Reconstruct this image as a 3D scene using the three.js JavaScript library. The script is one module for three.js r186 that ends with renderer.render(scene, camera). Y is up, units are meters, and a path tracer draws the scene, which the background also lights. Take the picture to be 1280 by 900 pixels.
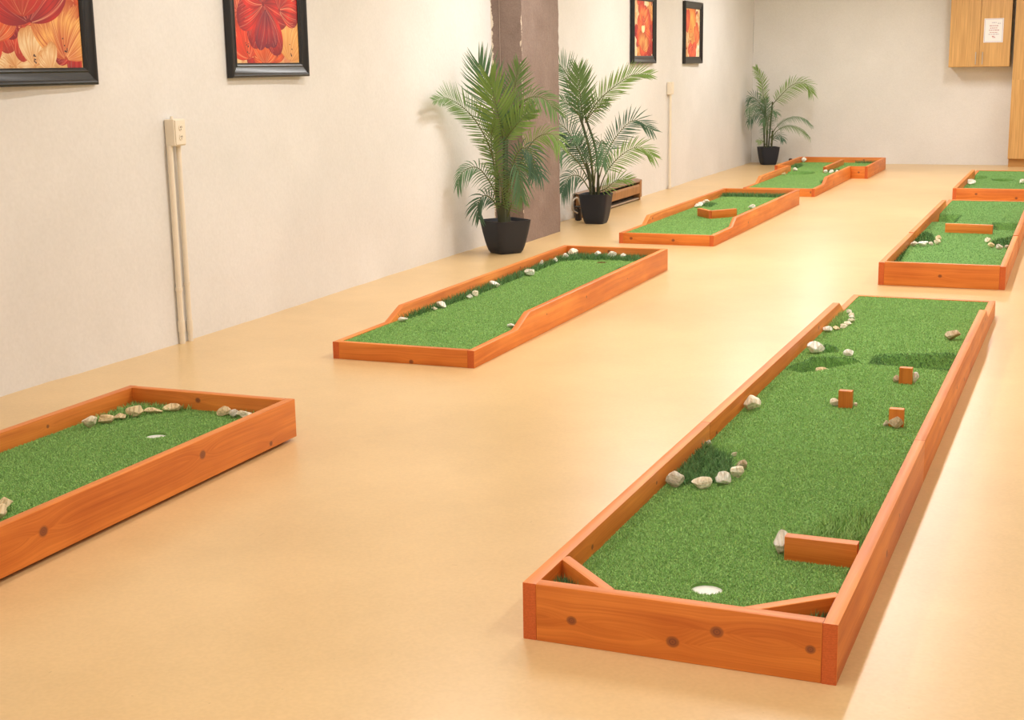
import * as THREE from 'three';
import { mergeGeometries, mergeVertices, toCreasedNormals } from 'three/addons/utils/BufferGeometryUtils.js';
import { RoundedBoxGeometry } from 'three/addons/geometries/RoundedBoxGeometry.js';
import { RectAreaLightUniformsLib } from 'three/addons/lights/RectAreaLightUniformsLib.js';

// ---------------------------------------------------------------- camera, light, exposure
RectAreaLightUniformsLib.init();
const scene = new THREE.Scene();
scene.background = new THREE.Color(0x000000);
const camera = new THREE.PerspectiveCamera(2 * Math.atan(450 / 1741.79) * 180 / Math.PI, 1280 / 900, 0.1, 60);
const YAW = 0.3878;
camera.position.set(4.6725, 1.5, 0);
camera.rotation.order = 'YXZ';
camera.rotation.set(-0.2081, YAW, -0.0162);
const renderer = new THREE.WebGLRenderer({ antialias: true });
renderer.toneMapping = THREE.LinearToneMapping;
renderer.toneMappingExposure = 1.0;
renderer.shadowMap.enabled = true;
const CEIL = 3.0;
// ceiling tubes: three rows along the room, [x, z, intensity]
const TUBE = { length: 1.5, width: 0.14, color: new THREE.Color().setRGB(1.0, 0.99, 0.975) };
const LAMPS = [];
// near-end tubes: unseen fill added for near floor and front faces; strengths hand-tuned
for (const [z, a, b, c] of [[1.1, 0.4, 0.8, 0.7], [-2.8, 0.3, 0.45, 0.35], [-6.7, 0.6, 1.05, 0.5], [-10.6, 1.3, 1, 0.5], [-14.5, 1, 1, 0.5], [-18.4, 1, 1, 0.5]]) LAMPS.push([1.5, z, 66 * a], [3.45, z, 66 * b], [5.4, z, 66 * c]);

// ---------------------------------------------------------------- helpers
function rng(seed) {
  let a = (seed * 2654435761) >>> 0;
  return () => { a = (a + 0x6D2B79F5) >>> 0; let t = a; t = Math.imul(t ^ (t >>> 15), t | 1); t ^= t + Math.imul(t ^ (t >>> 7), t | 61); return ((t ^ (t >>> 14)) >>> 0) / 4294967296; };
}
const V = (x, y, z) => new THREE.Vector3(x, y, z);
const lerp = (a, b, t) => a + (b - a) * t;
const clamp = (x, a, b) => Math.min(b, Math.max(a, x));
const smooth = (a, b, x) => { const t = clamp((x - a) / (b - a), 0, 1); return t * t * (3 - 2 * t); };
function hash(x, y, s) { let h = Math.imul(x | 0, 374761393) ^ Math.imul(y | 0, 668265263) ^ Math.imul(s | 0, 1442695041); h = Math.imul(h ^ (h >>> 13), 1274126177); return ((h ^ (h >>> 16)) >>> 0) / 4294967296; }
function vnoise(x, y, s, px = 0, py = 0) {            // value noise, lattice periods px, py (0 = none)
  const x0 = Math.floor(x), y0 = Math.floor(y), fx = x - x0, fy = y - y0;
  const m = (v, p) => (p ? ((v % p) + p) % p : v);
  const u = fx * fx * (3 - 2 * fx), v = fy * fy * (3 - 2 * fy);
  const a = hash(m(x0, px), m(y0, py), s), b = hash(m(x0 + 1, px), m(y0, py), s), c = hash(m(x0, px), m(y0 + 1, py), s), d = hash(m(x0 + 1, px), m(y0 + 1, py), s);
  return lerp(lerp(a, b, u), lerp(c, d, u), v);
}
function fbm(x, y, s, oct = 4, px = 0, py = 0) { let r = 0, a = 0.5, n = 0; for (let i = 0; i < oct; i++) { r += a * vnoise(x, y, s + i * 17, px, py); n += a; x *= 2; y *= 2; px *= 2; py *= 2; a *= 0.5; } return r / n; }
function dataTex(w, h, fn, srgb = true) {
  const d = new Uint8Array(w * h * 4);
  for (let y = 0; y < h; y++) for (let x = 0; x < w; x++) { const c = fn(x / w, y / h, x, y), i = (y * w + x) * 4; d[i] = clamp(c[0], 0, 255); d[i + 1] = clamp(c[1], 0, 255); d[i + 2] = clamp(c[2], 0, 255); d[i + 3] = 255; }
  const t = new THREE.DataTexture(d, w, h, THREE.RGBAFormat);
  t.wrapS = t.wrapT = THREE.RepeatWrapping; t.magFilter = THREE.LinearFilter; t.minFilter = THREE.LinearMipmapLinearFilter; t.generateMipmaps = true;
  if (srgb) t.colorSpace = THREE.SRGBColorSpace;
  t.needsUpdate = true; return t;
}
const taken = {};
function numbered(n) { const k = taken[n] = (taken[n] ?? -1) + 1; return k ? n + '_' + String(k).padStart(3, '0') : n; }
function shadow(o) { o.castShadow = true; o.receiveShadow = true; return o; }
function mesh(name, geo, mat, parent) { const o = shadow(new THREE.Mesh(geo, mat)); o.name = parent ? name : numbered(name); (parent || scene).add(o); return o; }
function group(name, label, category, pos = [0, 0, 0], turn = 0, grp) {
  const o = new THREE.Group(); o.name = numbered(name); o.position.set(...pos); o.rotation.y = turn; o.userData = { label, category }; if (grp) o.userData.group = grp; scene.add(o); return o;
}
function tag(o, label, category, grp) { Object.assign(o.userData, { label, category }); if (grp) o.userData.group = grp; return o; }
function struct(o, label, category) { o.userData.kind = 'structure'; if (label) o.userData.label = label; if (category) o.userData.category = category; return o; }
function box(w, h, d, x, y, z, r = 0) { const g = r ? new RoundedBoxGeometry(w, h, d, 2, r) : new THREE.BoxGeometry(w, h, d); g.translate(x, y, z); return g; }
function merge(list) { return mergeGeometries(list.map((g) => { const n = g.index ? g.toNonIndexed() : g; for (const k of Object.keys(n.attributes)) if (!['position', 'normal', 'uv', 'color'].includes(k)) n.deleteAttribute(k); return n; })); }
function mat(o) { return new THREE.MeshStandardMaterial(o); }
const lin = (r, g, b) => new THREE.Color().setRGB(r, g, b);

// ---------------------------------------------------------------- surfaces
const X1 = 6.9, ZB = -21.2, ZF = 3.2;
// the plastered wall is not quite flat: how far it stands into the room along its length
const WOB = [[3.2, 0], [-5.2, -0.02], [-5.6, 0.0], [-6.0, 0.02], [-6.5, 0.025], [-7.6, 0.02], [-8.3, -0.005], [-9.2, -0.012], [-10.2, -0.018], [-12, -0.01], [-16.7, 0], [-18, -0.012], [-21.4, 0]];
function wallX(z) { for (let i = 0; i < WOB.length - 1; i++) { const [a, x] = WOB[i], [b, y] = WOB[i + 1]; if (z <= a && z >= b) return lerp(x, y, smooth(0, 1, (a - z) / (a - b))); } return 0; }
const plasterBump = dataTex(1024, 1024, (u, v) => { const n = fbm(u * 24, v * 24, 3, 5, 24, 24), f = fbm(u * 90, v * 90, 9, 3, 90, 90), k = 255 * (0.62 * n + 0.38 * f); return [k, k, k]; }, false);
const wallTint = dataTex(512, 512, (u, v) => { const n = fbm(u * 5, v * 5, 31, 5, 5, 5) - 0.5, f = vnoise(u * 220, v * 220, 5, 220, 220) - 0.5; const k = n * 14 + f * 5; return [228 + k, 225 + k, 221 + k * 1.05]; });
const wallMat = mat({ color: 0xffffff, map: wallTint, bumpMap: plasterBump, bumpScale: 0.0022, roughness: 0.75 });
const floorTint = dataTex(1024, 1024, (u, v) => {
  const n = fbm(u * 4, v * 4, 41, 6, 4, 4) - 0.5, m = fbm(u * 22, v * 22, 77, 4, 22, 22) - 0.5, f = vnoise(u * 400, v * 400, 15, 400, 400) - 0.5;
  let k = n * 18 + m * 8 + f * 7; const sp = vnoise(u * 190, v * 190, 99, 190, 190); if (sp > 0.992) k -= 22;
  return [222 + k, 188 + k * 0.95, 136 + k * 0.85];
});
const floorBump = dataTex(1024, 1024, (u, v) => { const n = fbm(u * 36, v * 36, 53, 4, 36, 36), f = fbm(u * 180, v * 180, 19, 2, 180, 180), k = 255 * (0.65 * n + 0.35 * f); return [k, k, k]; }, false);
for (const t of [floorTint, floorBump]) t.repeat.set(1 / 3, 1 / 3);
for (const t of [plasterBump, wallTint]) t.repeat.set(1 / 2.5, 1 / 2.5);
const floorMat = mat({ map: floorTint, bumpMap: floorBump, bumpScale: 0.0006, roughness: 0.31 });

{ // floor slab, uv in metres
  const g = new THREE.BoxGeometry(X1 + 0.6, 0.2, ZF - ZB + 0.6); g.translate(X1 / 2, -0.1, (ZF + ZB) / 2);
  const p = g.attributes.position, uv = g.attributes.uv; for (let i = 0; i < p.count; i++) uv.setXY(i, p.getX(i), p.getZ(i));
  struct(mesh('floor', g, floorMat), 'tan painted concrete floor with a soft sheen', 'floor');
}
function wavyWall(name, L, H, T, place, off, label) { // a thick wall, its face a grid displaced by off(s, y)
  const nx = Math.ceil(L / 0.1), ny = Math.ceil(H / 0.15), pos = [], uv = [], idx = [];
  for (let j = 0; j <= ny; j++) for (let i = 0; i <= nx; i++) { const s = L * i / nx, y = -0.02 + (H + 0.02) * j / ny; pos.push(...place(s, y, off(s, y))); uv.push(s, y); }
  for (let j = 0; j < ny; j++) for (let i = 0; i < nx; i++) { const a = j * (nx + 1) + i, b = a + 1, c = a + nx + 1, d = c + 1; idx.push(a, b, c, b, d, c); }
  const n = pos.length / 3, back = [[0, -0.02], [L, -0.02], [L, H], [0, H]];
  for (const [s, y] of back) { pos.push(...place(s, y, -T)); uv.push(s, y); }
  idx.push(n, n + 2, n + 1, n, n + 3, n + 2);
  const ring = []; for (let i = 0; i < nx; i++) ring.push(i); for (let j = 0; j < ny; j++) ring.push(j * (nx + 1) + nx); for (let i = nx; i > 0; i--) ring.push(ny * (nx + 1) + i); for (let j = ny; j > 0; j--) ring.push(j * (nx + 1));
  const per = ring.length, cornerAt = (k) => (k < nx ? 0 : k < nx + ny ? 1 : k < 2 * nx + ny ? 2 : 3);
  for (let k = 0; k < per; k++) { const a = ring[k], b = ring[(k + 1) % per], c = cornerAt(k), d = cornerAt((k + 1) % per); idx.push(a, n + c, b); if (c !== d) idx.push(b, n + c, n + d); }
  const g = new THREE.BufferGeometry(); g.setAttribute('position', new THREE.Float32BufferAttribute(pos, 3)); g.setAttribute('uv', new THREE.Float32BufferAttribute(uv, 2)); g.setIndex(idx); g.computeVertexNormals();
  return struct(mesh(name, toCreasedNormals(g, 0.9), wallMat), label, 'wall');
}
const rip = (s, y, k) => (fbm(s * 1.7, y * 1.7, k, 3) - 0.5) * 0.016 + (y < 0.12 ? (fbm(s * 9, 3, k + 5, 3) - 0.5) * 0.022 * (1 - y / 0.12) : 0);
wavyWall('wall_left', ZF - ZB, CEIL, 0.2, (s, y, o) => [o, y, ZF - s], (s, y) => wallX(ZF - s) + rip(s, y, 61), 'cream plastered wall with framed pictures');
wavyWall('wall_back', X1, CEIL, 0.2, (s, y, o) => [s, y, ZB + o], (s, y) => rip(s, y, 83), 'cream plastered end wall with cupboards');
wavyWall('wall_right', ZF - ZB, CEIL, 0.2, (s, y, o) => [X1 - o, y, ZB + s], (s, y) => rip(s, y, 91), 'cream plastered wall across the room');
wavyWall('wall_front', X1, CEIL, 0.2, (s, y, o) => [X1 - s, y, ZF - o], (s, y) => rip(s, y, 95), 'cream plastered wall behind the viewer');
struct(mesh('ceiling', box(X1 + 0.6, 0.2, ZF - ZB + 0.6, X1 / 2, CEIL + 0.1, (ZF + ZB) / 2), mat({ color: 0xe6e0d6, roughness: 0.9 })), 'plain off-white ceiling', 'ceiling');

{ // the brown pillar standing out of the wall
  const x1 = 0.262, z0 = -11.12, z1 = -12.02;
  const nY = 60, ring = [];
  for (let i = 0; i <= 4; i++) ring.push([lerp(-0.15, x1, i / 4), z0, i === 4 ? 1 : 0]);
  for (let i = 1; i <= 10; i++) ring.push([x1, lerp(z0, z1, i / 10), i === 10 ? 1 : 0]);
  for (let i = 1; i <= 4; i++) ring.push([lerp(x1, -0.15, i / 4), z1, 0]);
  const pos = [], uv = [], idx = []; let acc = 0;
  for (let i = 0; i < ring.length; i++) {
    if (i) acc += Math.hypot(ring[i][0] - ring[i - 1][0], ring[i][1] - ring[i - 1][1]);
    for (let j = 0; j <= nY; j++) { const y = -0.01 + (CEIL + 0.01) * j / nY, w = (vnoise(i * 3.1, y * 5, 7) - 0.5) * 0.004 + (ring[i][2] ? (vnoise(i, y * 26, 5) - 0.5) * 0.007 : 0); pos.push(ring[i][0] + w, y, ring[i][1] - w); uv.push(acc, y); }
  }
  for (let i = 0; i < ring.length - 1; i++) for (let j = 0; j < nY; j++) { const a = i * (nY + 1) + j, b = a + nY + 1; idx.push(a, b, a + 1, b, b + 1, a + 1); }
  const g = new THREE.BufferGeometry(); g.setAttribute('position', new THREE.Float32BufferAttribute(pos, 3)); g.setAttribute('uv', new THREE.Float32BufferAttribute(uv, 2)); g.setIndex(idx); g.computeVertexNormals();
  // brown paint with bare cream flecks where it broke away along the arris and against the wall
  const t = dataTex(512, 1024, (u, v) => {
    const s = u * 1.8, y = v * 3, n = fbm(s * 6, y * 6, 12, 5) - 0.5, f = vnoise(s * 160, y * 160, 4) - 0.5; let k = n * 22 + f * 14;
    const e = Math.abs(s - 0.412), ch = fbm(s * 40, y * 22, 8, 3); if (e < 0.016 && ch + (0.016 - e) * 12 > 0.8) return [222, 205, 186];
    if (s > 0.12 && s < 0.148 + (fbm(3, y * 30, 2, 3) - 0.5) * 0.03) return [232, 220, 202];
    const sp = vnoise(s * 60, y * 60, 21); if (sp > 0.985) k += 40; if (sp < 0.012) k -= 26;
    return [137 + k, 117 + k, 107 + k];
  });
  t.repeat.set(1 / 1.8, 1 / 3);
  const p = mesh('pillar', toCreasedNormals(g, 0.6), mat({ map: t, bumpMap: plasterBump, bumpScale: 0.008, roughness: 0.8 }));
  struct(p, 'square brown painted pillar standing out of the cream wall', 'pillar');
  const cable = new THREE.TubeGeometry(new THREE.CatmullRomCurve3([V(0.075, 0.55, z0 + 0.007), V(0.073, 1.2, z0 + 0.008), V(0.068, 2.1, z0 + 0.008), V(0.066, 2.98, z0 + 0.008)]), 24, 0.0028, 6);
  tag(mesh('cable', cable, mat({ color: 0x9a877a, roughness: 0.6 })), 'thin painted cable running down the shaded face of the brown pillar', 'cable');
}

// ---------------------------------------------------------------- ceiling lamps
{
  const housingMat = mat({ color: 0xf0f0ee, roughness: 0.5 }), glowMat = mat({ color: 0xffffff, emissive: TUBE.color, emissiveIntensity: 4, roughness: 0.4 });
  for (const [x, z, power] of LAMPS) {
    const g = group('tube_lamp', 'long white ceiling lamp with a glowing diffuser', 'lamp', [x, CEIL, z], 0, 'ceiling lamps in three rows');
    mesh('housing', box(TUBE.width + 0.05, 0.06, TUBE.length + 0.06, 0, -0.03, 0, 0.01), housingMat, g);
    mesh('diffuser', box(TUBE.width, 0.012, TUBE.length, 0, -0.064, 0, 0.004), glowMat, g);
    const l = new THREE.RectAreaLight(TUBE.color, power, TUBE.width, TUBE.length);
    l.position.set(0, -0.074, 0); l.rotation.x = -Math.PI / 2; g.add(l);
  }
}

// ---------------------------------------------------------------- wood
function woodTex(seed, len, knots = [], hi = 0.25, wpx = 1024, hpx = 128) { // orange-stained cedar, grain along u; knots as [metres along, metres up, radius]
  return dataTex(wpx, hpx, (u, v) => {
    const X = u * len, Y = v * hi; let warp = 0, kd = 0, ring = 0;
    for (const [kx, ky, kr] of knots) {
      const dx = (X - kx) / 1.15, dy = Y - ky, d = Math.hypot(dx, dy);
      warp += kr * 1.6 * Math.sign(dy) * Math.exp(-(dx * dx) / (kr * kr * 16)) * Math.exp(-Math.abs(dy) / (kr * 2.2));
      kd = Math.max(kd, 1 - smooth(kr * 0.55, kr * 1.15, d)); if (d < kr * 1.2) ring = 0.5 + 0.5 * Math.sin(d / kr * 16 + seed);
    }
    const yy = Y + warp + (fbm(X * 1.6, 2, seed + 3, 3) - 0.5) * 0.03;
    const band = fbm(X * 0.9, yy * 60, seed, 4), fine = fbm(X * 5, yy * 420, seed + 7, 2), big = fbm(X * 1.5, yy * 9, seed + 13, 3), blot = fbm(X * 7, Y * 14, seed + 29, 3);
    let k = (band - 0.5) * 46 + (fine - 0.5) * 26 + (big - 0.5) * 50 + (blot - 0.5) * 22;
    let r = 219 + k * 0.75, g = 124 + k * 0.8, b = 46 + k * 0.55;
    if (kd > 0) { const q = kd * (0.72 + 0.28 * ring); r = lerp(r, 128, q); g = lerp(g, 68, q); b = lerp(b, 38, q); }
    return [r, g, b];
  });
}
function woodMat(seed, len, knots, hi, wpx, hpx) { const t = woodTex(seed, len, knots, hi, wpx, hpx); t.repeat.set(1 / len, 1 / (hi || 0.25)); return mat({ map: t, roughness: 0.46 }); }
const R0 = rng(4);
const woodBasic = []; for (let i = 0; i < 5; i++) { const kn = []; for (let j = 0; j < 4; j++) kn.push([0.2 + R0() * 3.2, 0.02 + R0() * 0.12, 0.006 + R0() * 0.007]); woodBasic.push(woodMat(100 + i * 31, 3.7, kn)); }
let woodTurn = 0; const anyWood = () => woodBasic[woodTurn++ % woodBasic.length];
const endGrain = mat({ map: dataTex(128, 128, (u, v) => { const d = Math.hypot(u * 3 - 1.2, v * 3 + 2), k = 18 * Math.sin(d * 60) + (fbm(u * 40, v * 40, 3, 2) - 0.5) * 40; return [204 + k * 0.5, 98 + k * 0.4, 40 + k * 0.3]; }), roughness: 0.6 });

const BT = 0.038, TALL = 0.1585, LOW = 0.0905, TURF = 0.084;
// a board standing on edge: side outline in (along, up), thickness BT; returns geometry along +x, z from 0 to BT
function boardGeo(outline, thick = BT) {
  const s = new THREE.Shape(outline.map(([a, b]) => new THREE.Vector2(a, b))), bv = 0.0022;
  const sh = new THREE.Shape(); // inset outline by the bevel so that the outer size stays true
  const n = outline.length;
  for (let i = 0; i < n; i++) {
    const [px, py] = outline[(i + n - 1) % n], [x, y] = outline[i], [qx, qy] = outline[(i + 1) % n];
    const ax = x - px, ay = y - py, bx = qx - x, by = qy - y, al = Math.hypot(ax, ay), bl = Math.hypot(bx, by);
    const n1 = [-ay / al, ax / al], n2 = [-by / bl, bx / bl], k = bv / (1 + n1[0] * n2[0] + n1[1] * n2[1]);
    const ix = x + (n1[0] + n2[0]) * k, iy = y + (n1[1] + n2[1]) * k; if (i) sh.lineTo(ix, iy); else sh.moveTo(ix, iy);
  }
  sh.closePath();
  const g = new THREE.ExtrudeGeometry(sh, { depth: thick - 2 * bv, bevelEnabled: true, bevelThickness: bv, bevelSize: bv, bevelSegments: 2, steps: 1 });
  g.translate(0, 0, bv);
  const c = toCreasedNormals(g, 0.7); c.clearGroups();
  // the sawn ends are a second material: sort their triangles to the back
  const P = c.attributes.position, Nn = c.attributes.normal, U = c.attributes.uv, body = [], ends = [];
  for (let i = 0; i < P.count; i += 3) { const nx = (Math.abs(Nn.getX(i)) + Math.abs(Nn.getX(i + 1)) + Math.abs(Nn.getX(i + 2))) / 3; (nx > 0.95 ? ends : body).push(i, i + 1, i + 2); }
  const order = [...body, ...ends], p = [], nn = [], u = [];
  order.forEach((i, k) => { p.push(P.getX(i), P.getY(i), P.getZ(i)); nn.push(Nn.getX(i), Nn.getY(i), Nn.getZ(i)); if (k < body.length) u.push(U.getX(i), U.getY(i)); else u.push(P.getZ(i) * 8, P.getY(i) * 8); });
  const r = new THREE.BufferGeometry(); r.setAttribute('position', new THREE.Float32BufferAttribute(p, 3)); r.setAttribute('normal', new THREE.Float32BufferAttribute(nn, 3)); r.setAttribute('uv', new THREE.Float32BufferAttribute(u, 2));
  r.addGroup(0, body.length, 0); r.addGroup(body.length, ends.length, 1); return r;
}
function barOutline(L, h, y0 = 0) { return [[0, y0], [L, y0], [L, h], [0, h]]; }

// ---------------------------------------------------------------- turf
const turfTex = dataTex(512, 512, (u, v) => { const f = vnoise(u * 256, v * 256, 3, 256, 256), m = fbm(u * 60, v * 60, 8, 3, 60, 60), k = (f - 0.5) * 62 + (m - 0.5) * 30; const th = vnoise(u * 200, v * 200, 44, 200, 200) > 0.93 ? 1 : 0; return [104 + k * 0.8 + th * 30, 150 + k, 70 + k * 0.5 + th * 6]; });
turfTex.repeat.set(1 / 0.5, 1 / 0.5);
const turfMat = mat({ map: turfTex, roughness: 0.9 });
const rimMat = mat({ map: turfTex, roughness: 0.95, side: THREE.DoubleSide }), deckMat = mat({ color: 0x9a7a52, roughness: 0.9, side: THREE.DoubleSide });
const cupMat = mat({ color: 0xf2f0ea, roughness: 0.5 });
const bladeMat = mat({ color: 0xffffff, roughness: 0.75, side: THREE.DoubleSide });
function bladeGeo(h, w, bend) {
  const g = new THREE.BufferGeometry();
  const p = [[-w / 2, 0, 0], [w / 2, 0, 0], [-w * 0.4, h * 0.55, bend * 0.3], [w * 0.4, h * 0.55, bend * 0.3], [0, h, bend]];
  g.setAttribute('position', new THREE.Float32BufferAttribute(p.flat(), 3)); g.setIndex([0, 1, 2, 1, 3, 2, 2, 3, 4]); g.computeVertexNormals(); return g;
}
const shortBlade = bladeGeo(0.0068, 0.0024, 0.003), tallBlade = bladeGeo(0.036, 0.0034, 0.013);
function blades(name, parent, pts, geo, seed, tint, smin = 0.7, smax = 1.3, lean = geo === shortBlade ? 1.9 : 1.1) { // pts: [x, y, z]
  const R = rng(seed), im = new THREE.InstancedMesh(geo, bladeMat, pts.length), m = new THREE.Matrix4(), q = new THREE.Quaternion(), e = new THREE.Euler(), c = new THREE.Color();
  pts.forEach((p, i) => { e.set((R() - 0.5) * lean, R() * 6.283, (R() - 0.5) * lean, 'YXZ'); q.setFromEuler(e); const s = lerp(smin, smax, R()); m.compose(V(...p), q, V(1, s, 1)); im.setMatrixAt(i, m); const k = 0.6 + R() * 0.8, b = R() < 0.06 ? 1 : 0; c.setRGB((tint[0] + b * 0.1) * k, tint[1] * k + b * 0.03, tint[2] * k); im.setColorAt(i, c); });
  im.name = name; im.userData.kind = 'stuff'; shadow(im); parent.add(im); return im;
}
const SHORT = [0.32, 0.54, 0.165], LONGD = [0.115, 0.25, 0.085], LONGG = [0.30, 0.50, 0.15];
function inPoly(x, z, poly) { let r = false; for (let i = 0, j = poly.length - 1; i < poly.length; j = i++) { const [a, b] = poly[i], [c, d] = poly[j]; if ((b > z) !== (d > z) && x < (c - a) * (z - b) / (d - b) + a) r = !r; } return r; }
function scatter(poly, density, seed, height = () => TURF) { // poly in (x, z)
  const R = rng(seed), xs = poly.map((p) => p[0]), zs = poly.map((p) => p[1]), x0 = Math.min(...xs), x1 = Math.max(...xs), z0 = Math.min(...zs), z1 = Math.max(...zs), n = Math.round((x1 - x0) * (z1 - z0) * density), out = [];
  for (let i = 0; i < n; i++) { const x = lerp(x0, x1, R()), z = lerp(z0, z1, R()); if (inPoly(x, z, poly)) { const y = height(x, z); if (y !== null) out.push([x, y, z]); } }
  return out;
}
function flatTurf(poly, holes) { // turf sheet at TURF with round openings [x, z, r]
  const s = new THREE.Shape(poly.map(([x, z]) => new THREE.Vector2(x, -z)));
  for (const [hx, hz, r] of holes) { const p = new THREE.Path(); p.absarc(hx, -hz, r, 0, Math.PI * 2, true); s.holes.push(p); }
  const g = new THREE.ShapeGeometry(s, 40); g.rotateX(-Math.PI / 2); g.translate(0, TURF, 0);
  const p = g.attributes.position, uv = g.attributes.uv; for (let i = 0; i < p.count; i++) uv.setXY(i, p.getX(i), p.getZ(i)); return g;
}
function fieldTurf(x0, x1, z0, z1, f, step = 0.014) { // turf over a shaped bed, z0 > z1
  const nx = Math.ceil((x1 - x0) / step), nz = Math.ceil((z0 - z1) / step), pos = [], uv = [], idx = [];
  for (let j = 0; j <= nz; j++) for (let i = 0; i <= nx; i++) { const x = lerp(x0, x1, i / nx), z = lerp(z0, z1, j / nz); pos.push(x, f(x, z), z); uv.push(x, z); }
  for (let j = 0; j < nz; j++) for (let i = 0; i < nx; i++) { const a = j * (nx + 1) + i, c = a + nx + 1; idx.push(a, a + 1, c, a + 1, c + 1, c); }
  const g = new THREE.BufferGeometry(); g.setAttribute('position', new THREE.Float32BufferAttribute(pos, 3)); g.setAttribute('uv', new THREE.Float32BufferAttribute(uv, 2)); g.setIndex(idx); g.computeVertexNormals(); return g;
}
function shadeBlades(lane, poly, bed, density, seed) { blades('pit_shade_blades', lane, scatter(poly, density, seed, (x, z) => { const y = bed(x, z); return Math.abs(bed(x, z + 0.006) - y) + Math.abs(bed(x + 0.006, z) - y) > 0.0025 || y < TURF - 0.05 ? y : null; }), shortBlade, seed + 49, LONGD, 1.0, 1.8); }
function cup(parent, x, z, r, y = TURF, white = true) { // a round opening through turf and deck; white plastic cup, or just the bare deck edge down to the floor of the lane
  const depth = white ? 0.03 : y - 0.006, wall = new THREE.CylinderGeometry(r, r, depth, 40, 1, true); wall.translate(x, y - depth / 2 - 0.001, z);
  mesh('cup_wall', wall, white ? rimMat : deckMat, parent);
  const d = new THREE.CylinderGeometry(r, r * 0.98, 0.01, 40); d.translate(x, white ? y - 0.0135 : 0.006, z); mesh('cup', d, white ? cupMat : deckMat, parent);
}

// ---------------------------------------------------------------- lanes; lane space: x across from the left outer face, z = 0 at the front, running to -L
function makeLane(label, x, z, turn, y = 0) { return group('golf_lane', label, 'golf lane', [x, y, z], turn); }
// a board running along -z at lane x (left face), outline in (distance from front, up)
function sideBoard(lane, name, xLeft, outline, m) { const g = boardGeo(outline); g.rotateY(Math.PI / 2); g.translate(xLeft, 0, 0); return mesh(name, g, [m || anyWood(), endGrain], lane); }
// a board across from x0 to x1 with its front face at z
function crossBoard(lane, name, x0, x1, z, h, m, y0 = 0) { const g = boardGeo(barOutline(x1 - x0, h, y0)); g.translate(x0, 0, z - BT); return mesh(name, g, [m || anyWood(), endGrain], lane); }
// a free board between two points [x, z] of its centre line
function freeBoard(lane, name, [ax, az], [bx, bz], h, y0, m, thick = BT) { const L = Math.hypot(bx - ax, bz - az), g = boardGeo(barOutline(L, h, y0), thick); g.translate(0, 0, -thick / 2); g.rotateY(Math.atan2(-(bz - az), bx - ax)); g.translate(ax, 0, az); return mesh(name, g, [m || anyWood(), endGrain], lane); }
function localOf(lane) { lane.updateMatrixWorld(true); const inv = lane.matrixWorld.clone().invert(); return (wx, wz) => { const p = V(wx, 0, wz).applyMatrix4(inv); return [p.x, p.z]; }; }
const polyOf = (lane, list) => { const f = localOf(lane); return list.map(([a, b]) => f(a, b)); };

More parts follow.
